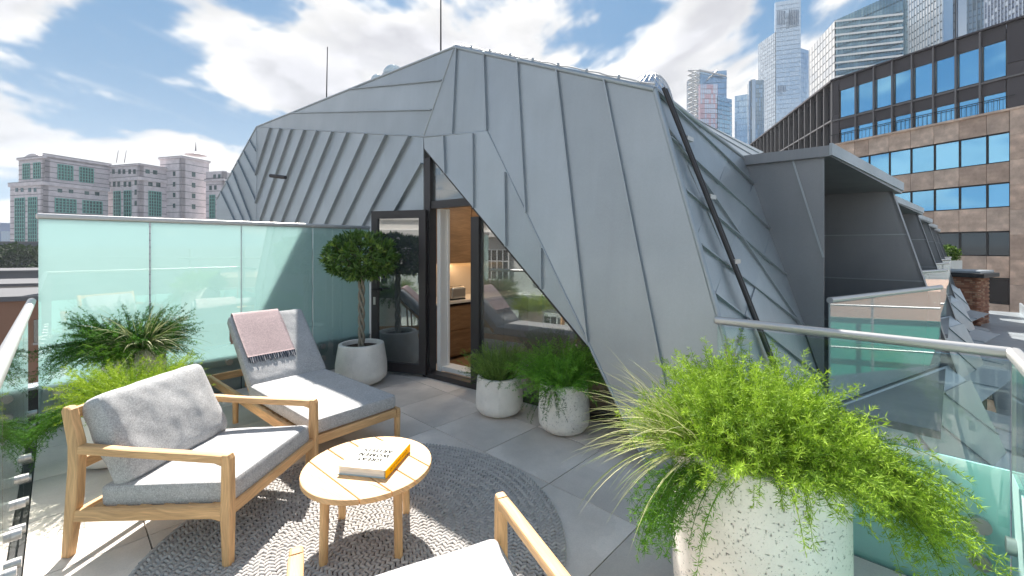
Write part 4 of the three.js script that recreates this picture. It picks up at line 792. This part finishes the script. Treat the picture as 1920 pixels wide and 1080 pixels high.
  part(o, 'railing', merge(rl), blackMat); part(o, 'railing_top', bar(at(-.2, crownB + .97, .15), at(S(1905), crownB + .97, .15), .05, .05), blackMat);
  // finned side running away
  const f = V(.245, 0, -.9695).normalize(), m = V(-f.z, 0, f.x); if (m.dot(V(0, 0, 0).sub(C)) < 0) m.negate();
  const bt = (s, y, d = 0) => C.clone().addScaledVector(f, s).addScaledVector(m, d).add(V(0, y, 0));
  part(o, 'side_coping', plate([bt(0, top - .18), bt(30, top - .18), bt(30, top), bt(0, top)], .5, V(0, 1, 0), .12), cladDark[0]);
  part(o, 'side_wall', plate([bt(.02, -18), bt(30, -18), bt(30, top - .19), bt(.02, top - .19)], .3, V(0, 1, 0), -.3), cladDark[1]);
  for (let k = 0; k < 20; k++) { part(o, 'side_fin', plate([bt(k * 1.5, 4), bt(k * 1.5 + .12, 4), bt(k * 1.5 + .12, top - .1), bt(k * 1.5, top - .1)], .32, V(0, 1, 0), .05), finGrey); part(o, 'side_window', plate([bt(k * 1.5 + .3, 4), bt(k * 1.5 + 1.4, 4), bt(k * 1.5 + 1.4, top - .7), bt(k * 1.5 + .3, top - .7)], .02, V(0, 1, 0), -.24), std({ color: rgb(.03, .03, .035), roughness: .15, metalness: .4 })); }
  part(o, 'side_band', plate([bt(0, 13.3), bt(30, 13.3), bt(30, 13.45), bt(0, 13.45)], .3, V(0, 1, 0), .03), finGrey);
}
{ // brick chimney stack with a dark coping and a planter box on it, across from the dormers
  const c = P(1800, 512, 17), o = thing('brick_stack', 'red brown brick stack with black coping in front of the granite office', 'chimney', V(c.x, 0, c.z), .5);
  const bm = [[.30, .13, .075], [.36, .17, .10], [.24, .10, .06], [.42, .24, .15]].map((k) => std({ color: rgb(...k), roughness: .95 }));
  part(o, 'core', box(1.2, 9, 1.2, 0, -4.1, 0), std({ color: rgb(.16, .12, .09), roughness: 1 }));
  const r = rng(23), geos = new THREE.BoxGeometry(.215, .066, .1);
  const fc = [[], [], [], []];
  for (let row = 0; row < 46; row++) for (const side of [0, 1]) for (let k = -3; k <= 2; k++) {
    const g = box(.213, .064, .05), u = (k + .5 + (row % 2 ? .25 : -.1)) * .225; if (side) g.rotateY(Math.PI / 2); g.translate(side ? -.61 : u, .3 - row * .076, side ? u : .61);
    if (row < 22) part(o, 'brick', g, bm[Math.floor(r() * 4)]); else fc[Math.floor(r() * 4)].push(g);
  }
  fc.forEach((l, i) => { const m = part(o, 'brickwork', merge(l), bm[i]); m.userData.kind = 'stuff'; });
  part(o, 'coping', rbox(1.75, .16, 1.75, .02, 0, .42, 0), blackMat); part(o, 'coping', rbox(1.5, .1, 1.5, .02, 0, .545, 0), zincSeam);
  const q = P(1775, 482, 20), b = thing('roof_planter', 'small pale planter box with a round shrub beyond the dormers', 'plant box', V(q.x, 0, q.z), .3);
  part(b, 'box', rbox(1.1, .9, .6, .02, 0, .42, 0), std({ color: rgb(.55, .60, .58), roughness: .6 })); part(b, 'stand', box(1, 4, .5, 0, -2.05, 0), zincSet[0]);
  const L = new Leaves(140); for (let i = 0; i < 900; i++) { const th = L.r() * 6.28, cp = 1 - 2 * L.r(), sp = Math.sqrt(1 - cp * cp), k = .6 + .45 * L.r(); L.leaf(V(sp * Math.cos(th) * .55 * k, 1.15 + cp * .38 * k, sp * Math.sin(th) * .45 * k), V(L.r() - .5, L.r() - .2, L.r() - .5).normalize(), .16, .06, mixc([.03, .09, .01], [.16, .26, .03], L.r())); }
  part(b, 'shrub', L.geo(), leafMat);
}
// ---------- the stone office on the left ----------
{
  const o = thing('stone_office', 'large pale stone office building with green gridded windows', 'building');
  const st = tex(256, (u, v) => { const a = tfbm(u, v, 8, 8, 5, 161); const k = .62 + .12 * (a - .5); return [k * 1.0, k * .955, k * .955]; }, true, .12), stone = [std({ map: st, color: rgb(1.95, 1.96, 2.0), roughness: .9 }), std({ map: st, color: rgb(1.95, 1.96, 2.0), roughness: .9 })], joint = std({ color: rgb(.20, .18, .19), roughness: 1 });
  const gf = std({ color: rgb(.16, .42, .36), roughness: .5 }), gl = std({ color: rgb(.05, .10, .10), roughness: .08, metalness: .3 }), redSt = std({ color: rgb(.28, .15, .12), roughness: .9 });
  const T0 = 130, Rd = V(.287, 0, -.958), Ld = V(-.958, 0, -.287);
  const q = (x) => (x - 960) / FP;
  function wall(cPx, cT, dir, pxEnd, yTop, yBot, tone = 0) { // an upright face from the corner to pxEnd
    const c = P(cPx, HOR, cT), n = V(-dir.z, 0, dir.x); if (n.dot(c) > 0) n.negate(); const pl = { p: c, n };
    const end = hit(pxEnd, HOR, pl), t = hit(cPx, yTop, pl).y, b = hit(cPx, yBot, pl).y;
    part(o, 'wall', plate([V(c.x, b, c.z), V(end.x, b, end.z), V(end.x, t, end.z), V(c.x, t, c.z)], 1.2), stone[tone]);
    return { pl, c, end, t, b, e: end.clone().sub(c).normalize(), len: end.distanceTo(c), n };
  }
  const face = (w, s0, s1, y0, y1, d, th) => { const at = (s, y) => w.c.clone().addScaledVector(w.e, s).setY(y); return plate([at(s0, y0), at(s1, y0), at(s1, y1), at(s0, y1)], th, V(0, HC, 0), d); };
  function courses(w, n, tone = 0) { for (let i = 1; i < n; i++) { const y = w.b + (w.t - w.b) * i / n; part(o, 'stone_joint', face(w, 0, w.len, y - .1, y + .1, .03, .05), joint); } }
  function cornice(w, px, y, h = .8) { const yy = hit(px, y, w.pl).y; part(o, 'cornice', face(w, -.35, w.len + .3, yy - h, yy + h * .4, .4, .8), stone[0]); part(o, 'cornice_line', face(w, -.35, w.len + .3, yy + h * .4 + .02, yy + h * .4 + .2, .42, .8), joint); }
  function win(w, x0, y0, x1, y1, nx, ny, grid = true) {
    const a = hit(x0, y0, w.pl), b = hit(x1, y1, w.pl), s0 = a.clone().sub(w.c).dot(w.e), s1 = b.clone().sub(w.c).dot(w.e), lo = Math.min(s0, s1), hi = Math.max(s0, s1), yt = Math.max(a.y, hit(x1, y0, w.pl).y * .5 + a.y * .5), yb = Math.min(b.y, a.y - .2);
    const g = part(o, 'window', face(w, lo, hi, yb, yt, .06, .1), gl);
    if (!grid) return;
    const bars = []; for (let i = 0; i <= nx; i++) { const s = lo + (hi - lo) * i / nx; bars.push(face(w, s - .11, s + .11, yb, yt, .2, .12)); } for (let i = 0; i <= ny; i++) { const y = yb + (yt - yb) * i / ny; bars.push(face(w, lo, hi, y - .1, y + .1, .17, .1)); }
    part(g, 'window_grid', merge(bars), gf);
  }
  const k = 3.375, cx = (x) => x / k, cy = (y) => 240 + y / k, wn = (w, x0, y0, x1, y1, nx, ny, gr) => win(w, cx(x0), cy(y0), cx(x1), cy(y1), nx, ny, gr);
  const A = wall(81, T0, Rd, 203, 345, 620), Al = wall(81, T0, Ld, 19, 342, 620, 1), Au = wall(84, T0 + 2, Rd, 206, 291, 342), Aul = wall(84, T0 + 2, Ld, 35, 297, 342, 1);
  const tM = 150, Ml = wall(262, tM - 6, Ld, 196, 307, 620, 1), Mr = wall(262, tM - 6, Rd, 322, 307, 620), Tl = wall(341, tM, Ld, 300, 293, 620, 1), Tr = wall(341, tM, Rd, 392, 293, 620), Bl = wall(420, tM + 2, Ld, 386, 320, 620, 1), Br = wall(420, tM + 2, Rd, 446, 322, 620);
  for (const [w, n] of [[A, 26], [Al, 26], [Au, 5], [Aul, 5], [Ml, 24], [Mr, 24], [Tl, 25], [Tr, 25], [Bl, 24], [Br, 24]]) courses(w, n);
  cornice(A, 81, 342); cornice(Al, 81, 342); cornice(Au, 84, 290, .5); cornice(Aul, 84, 294, .4); cornice(Ml, 262, 333); cornice(Mr, 262, 333); cornice(Ml, 262, 308, .3); cornice(Mr, 262, 308, .3); cornice(Tl, 341, 294, .4); cornice(Tr, 341, 294, .4); cornice(Bl, 420, 336, .5); cornice(Br, 420, 336, .5);
  wn(Au, 365, 235, 460, 335, 5, 5); wn(Au, 502, 252, 590, 350, 5, 5); wn(Aul, 148, 228, 190, 322, 3, 5); wn(Aul, 215, 222, 257, 318, 3, 5);
  wn(A, 348, 448, 480, 540, 6, 5); wn(A, 522, 462, 645, 545, 6, 4); wn(A, 348, 570, 480, 700, 6, 6); wn(A, 522, 575, 645, 690, 6, 6);
  for (const [x, y] of [[365, 385], [435, 390], [535, 400], [600, 405]]) wn(A, x, y, x + 28, y + 24, 1, 1, false);
  wn(Al, 98, 445, 158, 770, 4, 14); wn(Al, 182, 440, 236, 770, 4, 14); for (const x of [98, 132, 180, 214]) wn(Al, x, 380, x + 17, 404, 1, 1, false);
  wn(Al, 110, 790, 160, 845, 2, 2);
  wn(Ml, 722, 402, 765, 560, 3, 7); wn(Ml, 787, 398, 832, 560, 3, 7); for (const y of [330, 390, 460]) wn(Ml, 852, y, 866, y + 32, 1, 1, false);
  for (const x of [710, 748, 777, 813, 843]) wn(Ml, x, 262, x + 16, 290, 1, 1, false); for (const x of [683, 716, 744, 783, 814]) wn(Ml, x, 340, x + 16, 372, 1, 1, false);
  wn(Mr, 940, 402, 1018, 560, 5, 8); for (const [x, y] of [[920, 262], [968, 268], [938, 342], [988, 346]]) wn(Mr, x, y, x + 27, y + 28, 1, 1, false);
  for (const y of [275, 342, 410, 478]) { wn(Tl, 1095, y, 1110, y + 28, 1, 1, false); wn(Tr, 1214, y + 5, 1236, y + 36, 1, 1, false); }
  for (const [x, y] of [[1350, 295], [1380, 293], [1325, 365], [1355, 363]]) wn(Bl, x, y, x + 16, y + 27, 1, 1, false); wn(Bl, 1328, 425, 1362, 570, 3, 7);
  // rounded gable, spire and mast
  { const w = Aul, g = []; for (let i = 0; i <= 16; i++) { const u = i / 16, p = w.c.clone().addScaledVector(w.e, w.len * (.98 - u * .96)); p.y = hit(84, 297, w.pl).y - .3 + 2.2 * Math.sin(Math.PI * u); g.push(p); } part(o, 'gable', plate([...g], 1.5), stone[0]); }
  const sp = P(367, 292, tM + 6); part(o, 'cupola', new THREE.ConeGeometry(3.4, 1.6, 14).translate(sp.x, sp.y + 1, sp.z), stone[1]); part(o, 'spire', rod(V(sp.x, sp.y + 1.8, sp.z), V(sp.x, sp.y + 5, sp.z), .25, .05, 6), joint);
  for (const x of [218, 233]) { const a = P(x, 305, tM), b = P(x + 4, 282, tM); part(o, 'roof_mast', rod(a, b, .12, .08, 5), joint); }
  part(o, 'plinth', face(Al, 0, Al.len, hit(81, 525, Al.pl).y, hit(81, 491, Al.pl).y, .3, .5), redSt);
  const ta = [A.c, A.end, Ml.end, Ml.c, Mr.end, Tl.end, Tl.c, Tr.end]; part(o, 'roof', plate([V(Au.c.x, Au.t - .4, Au.c.z), V(Au.end.x, Au.t - .4, Au.end.z), V(Au.end.x - 14, Au.t - .4, Au.end.z - 4), V(Aul.end.x, Au.t - .4, Aul.end.z)], .5, V(0, 90, 0)), stone[1]);
}
// ---------- glass towers ----------
function tower(label, faces, opt = {}) {   // faces: [px of corner, t, px of end, t of end, py of top at the corner, tint]
  let mats0 = null; const o = thing('glass_tower', label, 'tower', V(0, 0, 0), 0, 'glass towers on the skyline');
  faces.forEach(([x0, t0, x1, t1, yt, col, col2, bays, floors, rough = .08, metal = .7]) => {
    const a = P(x0, HOR, t0), b = P(x1, HOR, t1), top = P(x0, yt, t0).y, bot = -18;
    const at = (u, y) => a.clone().lerp(b, u).setY(y), mats = [std({ color: rgb(...col), metalness: metal, roughness: rough }), std({ color: rgb(...col2), metalness: metal, roughness: rough * 1.6 })];
    mats0 = mats[1];
    part(o, 'wall', plate([at(0, bot), at(1, bot), at(1, top), at(0, top)], 2, V(0, HC, 0), -.6), mats[1]);
    const y0 = Math.max(bot, P(x0, 300, t0).y - 30), vis = Math.round((top - y0) / ((top - bot) / floors)), r = rng(x0), buckets = [[], []];
    for (let f = 0; f < vis; f++) for (let i = 0; i < bays; i++) { const ya = top - (f + 1) * (top - y0) / vis + .35, yb = top - f * (top - y0) / vis - .05; buckets[r() < .7 ? 0 : 1].push(plate([at((i + .07) / bays, ya), at((i + .93) / bays, ya), at((i + .93) / bays, yb), at((i + .07) / bays, yb)], .2, V(0, HC, 0), 0)); }
    buckets.forEach((l, i) => { if (l.length) { const m = part(o, 'window_panes', merge(l), mats[i]); m.userData.kind = 'stuff'; } });
    const ms = []; for (let i = 0; i <= bays; i++) { const p = at(i / bays, y0), q = at(i / bays, top); ms.push(bar(p, q, .22, .3, 0, V(0, 0, 1))); } part(o, 'mullions', merge(ms), opt.mull || mats0);
  });
  return o;
}
const white1 = [.66, .70, .74], white2 = [.50, .56, .62], sky1 = [.34, .50, .66], sky2 = [.26, .40, .55], ink = [.10, .15, .19], ink2 = [.20, .27, .32];
tower('pale glass tower with a braced steel cage top behind the zinc ridge', [[1312, 300, 1362, 296, 136, sky1, sky2, 12, 34], [1312, 300, 1288, 320, 132, [.30, .36, .42], [.42, .47, .52], 6, 34]]).children.length;
{ // its cage
  const o = scene.children[scene.children.length - 1], b = [];
  for (const [xa, xb, ya, yb] of [[1290, 1312, 132, 250], [1352, 1363, 138, 165]]) for (let y = ya; y < yb; y += 9) { b.push(rod(P(xa, y, 299), P(xb, y + 9, 297), .45, .45, 4), rod(P(xb, y, 297), P(xa, y + 9, 299), .45, .45, 4), rod(P(xa, y, 299), P(xb, y, 297), .4, .4, 4)); }
  b.push(rod(P(1310, 131, 298), P(1362, 143, 294), .7, .7, 4), rod(P(1325, 150, 297), P(1345, 132, 297), .5, .5, 4)); part(o, 'steel_cage', merge(b), satin);
}
tower('short blue and red tinted glass tower in front of the caged tower', [[1313, 270, 1345, 270, 158, [.42, .52, .66], [.50, .36, .42], 8, 40], [1345, 270, 1372, 276, 180, [.20, .40, .58], sky2, 6, 40]]);
tower('low pale blue glass tower left of the tallest tower', [[1378, 300, 1402, 296, 180, [.44, .60, .74], sky1, 6, 30], [1402, 296, 1410, 300, 178, white1, white2, 2, 30]]);
tower('slim dark glass tower left of the tallest tower', [[1408, 280, 1432, 280, 150, ink2, sky2, 8, 44], [1408, 280, 1402, 288, 149, white1, white2, 2, 44]]);
tower('tallest pale blue stepped glass tower on the skyline', [[1454, 330, 1501, 325, 4, [.50, .62, .74], [.58, .68, .78], 14, 60, .12, .6], [1454, 330, 1422, 350, 60, [.64, .66, .68], white1, 8, 60, .2, .4], [1501, 328, 1516, 332, 90, [.46, .60, .74], sky1, 5, 46]]);
{ const o = scene.children[scene.children.length - 1], m = std({ color: rgb(.10, .14, .2), roughness: .3, metalness: .4 }); for (const [xa, xb, ya, yb] of [[1458, 1474, 20, 46], [1480, 1497, 18, 46], [1459, 1474, 160, 172]]) for (let x = xa; x < xb; x += 3.2) part(o, 'plant_louvre', plate([P(x, yb, 324), P(x + 1.5, yb, 324), P(x + 1.5, ya, 324), P(x, ya, 324)], .4), m); }
tower('broad grey glass tower with white banded side above the office crown', [[1566, 150, 1693, 132, 38, [.14, .24, .30], [.22, .34, .40], 22, 30, .05, .8], [1566, 150, 1518, 172, 38, [.62, .61, .60], [.45, .46, .48], 9, 34, .35, .2]]);
{ const o = scene.children[scene.children.length - 1], a = (u, y) => P(1566, y, 149).lerp(P(1693, y - 14, 131), u); for (let y = 40; y < 150; y += 13) part(o, 'floor_band', bar(a(0, y), a(1, y), .3, .55), whitePaint); }
tower('white ribbed glass tower at the top right corner', [[1695, 140, 1792, 120, -120, [.60, .62, .64], [.50, .56, .62], 18, 50, .12, .6], [1792, 120, 1806, 122, -120, [.20, .36, .54], sky2, 3, 50]]);
tower('dark gridded glass tower in the top right corner', [[1800, 150, 1848, 145, -120, [.30, .42, .52], ink2, 6, 60], [1846, 142, 1925, 128, -120, [.12, .16, .24], [.40, .46, .54], 12, 70]]);
{ // rounded tower top peeping over the ridge
  const c = P(1218, 138, 260), pts = []; for (let i = 0; i <= 14; i++) { const u = i / 14; pts.push(new THREE.Vector2(14 * Math.sqrt(1 - u * u * .999), -26 + u * 26)); }
  const o = thing('domed_tower', 'bullet shaped glass tower top peeping over the zinc ridge', 'tower', c), g = new THREE.LatheGeometry(pts, 40); part(o, 'glass_dome', g, std({ color: rgb(.34, .42, .52), metalness: .6, roughness: .12 }));
  const b = []; for (let s = 0; s < 20; s++) for (const dir of [1, -1]) { const l = []; for (let i = 0; i <= 12; i++) { const u = i / 12, a = s / 20 * 6.283 + dir * u * 1.3, r = 14.05 * Math.sqrt(1 - u * u * .99); l.push(V(r * Math.cos(a), -26 + 26 * u, r * Math.sin(a))); } b.push(new THREE.TubeGeometry(new THREE.CatmullRomCurve3(l), 16, .22, 4)); } part(o, 'diagrid', merge(b), satin);
  part(o, 'shaft', new THREE.CylinderGeometry(14, 20, 130, 32).translate(0, -91, 0), std({ color: rgb(.3, .38, .46), metalness: .6, roughness: .15 }));
}
// ---------- rooftop things behind the zinc ridge ----------
for (const [px, py, t, rr, lb] of [[738, 142, 8.5, .21, 'larger clear rooftop dome behind the left zinc slope'], [708, 152, 8.6, .13, 'smaller clear rooftop dome behind the left zinc slope']]) {
  const c = P(px, py, t), o = thing('roof_dome', lb, 'skylight', c); part(o, 'dome', new THREE.SphereGeometry(rr, 28, 12, 0, 6.284, 0, 1.6), phys({ color: rgb(.65, .72, .76), transmission: .6, roughness: .05, thickness: 0, clearcoat: 1 })); part(o, 'collar', new THREE.CylinderGeometry(rr * 1.05, rr * 1.1, 1.0, 24).translate(0, -.5, 0), zincSeam);
}
for (const [px, y0, y1, t, lb] of [[611, 250, 88, 9, 'thin dark lightning rod left of the ridge tip'], [826.5, 160, -60, 7, 'taller lightning rod just left of the ridge tip']]) single('lightning_rod', rod(P(px, y0, t), P(px + (px < 700 ? 3 : 0), y1, t), .016, .009, 8), darkFrame, lb, 'rod');
// ---------- low roofs at the left edge ----------
{
  const brick = std({ color: rgb(.22, .12, .08), roughness: .95 }), slate = std({ color: rgb(.10, .10, .11), roughness: .8 }), render_ = std({ color: rgb(.32, .31, .30), roughness: .9 });
  const blk = (name, label, px, py, t, w, d, h, mat, roofM, turn) => { const c = P(px, py, t), o = thing(name, label, 'building', V(c.x, c.y, c.z), turn); part(o, 'wall', box(w, h, d, 0, -h / 2, 0), mat); part(o, 'roof', box(w + .3, .25, d + .3, 0, .13, 0), roofM); for (let i = 0; i < 3; i++) { const wd = part(o, 'window', box(.9, 1.2, .1, -w / 3 + i * w / 3, -1.6, d / 2 + .04), deepGlass); part(wd, 'window_frame', box(1.05, .1, .16, -w / 3 + i * w / 3, -2.25, d / 2 + .06), render_); } return o; };
  const a = blk('low_house', 'low brown brick building with flat roof at the left edge', 14, 556, 24, 9, 6, 16, brick, slate, .4);
  part(a, 'chimney', box(.8, 1.6, .8, 2.6, .9, 1.5), brick); part(a, 'roof_unit', rbox(1.6, .7, 1.2, .05, -1.5, .55, .5), satin);
  blk('low_house', 'white parapet flat roofed building beyond the brick one at the left edge', 12, 532, 42, 13, 8, 17, render_, slate, .35);
  blk('low_house', 'dark slate roofed building below the stone office at the left edge', 16, 508, 62, 22, 9, 17, slate, slate, .3);
  const c2 = blk('low_house', 'dark glass low block below the sky at the left edge', 8, 455, 100, 26, 9, 26, std({ color: rgb(.05, .06, .08), roughness: .3 }), slate, .3);
  const bt = P(3, 418, 400), b2 = P(17, 434, 300); single('far_tower', box(8, 60, 8, bt.x, bt.y - 30, bt.z), std({ color: rgb(.06, .12, .28), roughness: .3 }), 'tiny dark blue far tower at the left edge', 'tower'); single('far_tower', box(4, 50, 6, b2.x, b2.y - 25, b2.z), std({ color: rgb(.30, .38, .48), roughness: .4 }), 'tiny pale grey far block at the left edge', 'tower');
  const L = new Leaves(150); for (let i = 0; i < 2600; i++) { const th = L.r() * 6.28, cp = 1 - 2 * L.r(), sp = Math.sqrt(1 - cp * cp), k = .55 + .5 * L.r(); L.leaf(V(sp * Math.cos(th) * 5 * k, cp * 3.4 * k, sp * Math.sin(th) * 5 * k), V(L.r() - .5, L.r() - .3, L.r() - .5).normalize(), .9, .4, mixc([.01, .025, .006], [.03, .06, .012], L.r())); }
  const tp = P(18, 492, 80), tr = thing('street_tree', 'dark street tree under the stone office at the left edge', 'tree', tp); part(tr, 'crown', L.geo(), leafMat); part(tr, 'trunk', rod(V(0, -16, 0), V(0, -1, 0), .4, .2), std({ color: rgb(.06, .05, .04), roughness: 1 }));
}
// ---------- what the door and dormer glass mirror: a white house across the way, a scaffold over the street ----------
{
  const o = thing('white_house', 'white rendered house across from the terrace, mirrored in the door glass', 'building', T3(-14, 0, 0), TH);
  const w = std({ color: rgb(.74, .72, .69), roughness: .9 });
  part(o, 'wall', box(8, 21, 22, -4, -7.6, -4), w); part(o, 'cornice', rbox(.7, .35, 22.6, .05, .1, 2.2, -4), w); part(o, 'cornice', box(.4, .2, 22.4, .1, -1.2, -4), w); part(o, 'parapet', box(.4, .7, 22, -.1, 3.2, -4), w);
  for (let i = 0; i < 7; i++) for (const y of [.5, -3]) { const z = -13.2 + i * 2.9, f = part(o, 'window', box(.12, 1.7, 1.5, .02, y, z), deepGlass); part(f, 'window_frame', merge([box(.08, 1.8, .08, .1, y, z - .76), box(.08, 1.8, .08, .1, y, z + .76), box(.08, .08, 1.6, .1, y + .86, z), box(.08, .08, 1.6, .1, y - .86, z), box(.06, 1.7, .05, .1, y, z), box(.06, .05, 1.5, .1, y + .2, z), box(.06, 1.7, .04, .1, y, z - .38), box(.06, 1.7, .04, .1, y, z + .38)]), whitePaint); }
  const s = thing('scaffold_house', 'house behind scaffolding with green netting, mirrored in the dormer glass', 'building', V(18, 0, -2), -.22);
  part(s, 'wall', box(6, 18, 26, 4, -9.2, -2), std({ color: rgb(.52, .34, .26), roughness: .9 })); part(s, 'netting', box(.03, 12, 26, 0, -7.2, -2), phys({ color: rgb(.02, .42, .30), roughness: .9, transmission: .3, thickness: 0 }));
  for (let i = 0; i < 11; i++) part(s, 'scaffold_pole', rod(V(-.2, -18, -14.5 + i * 2.5), V(-.2, 1.4, -14.5 + i * 2.5), .04, .04, 6), satin); for (let i = 0; i < 8; i++) part(s, 'scaffold_ledger', rod(V(-.24, .9 - i * 1.6, -15), V(-.24, .9 - i * 1.6, 11), .04, .04, 6), satin);
}
scene.fog = new THREE.FogExp2(0xdde6f0, .0004);
renderer.render(scene, camera);
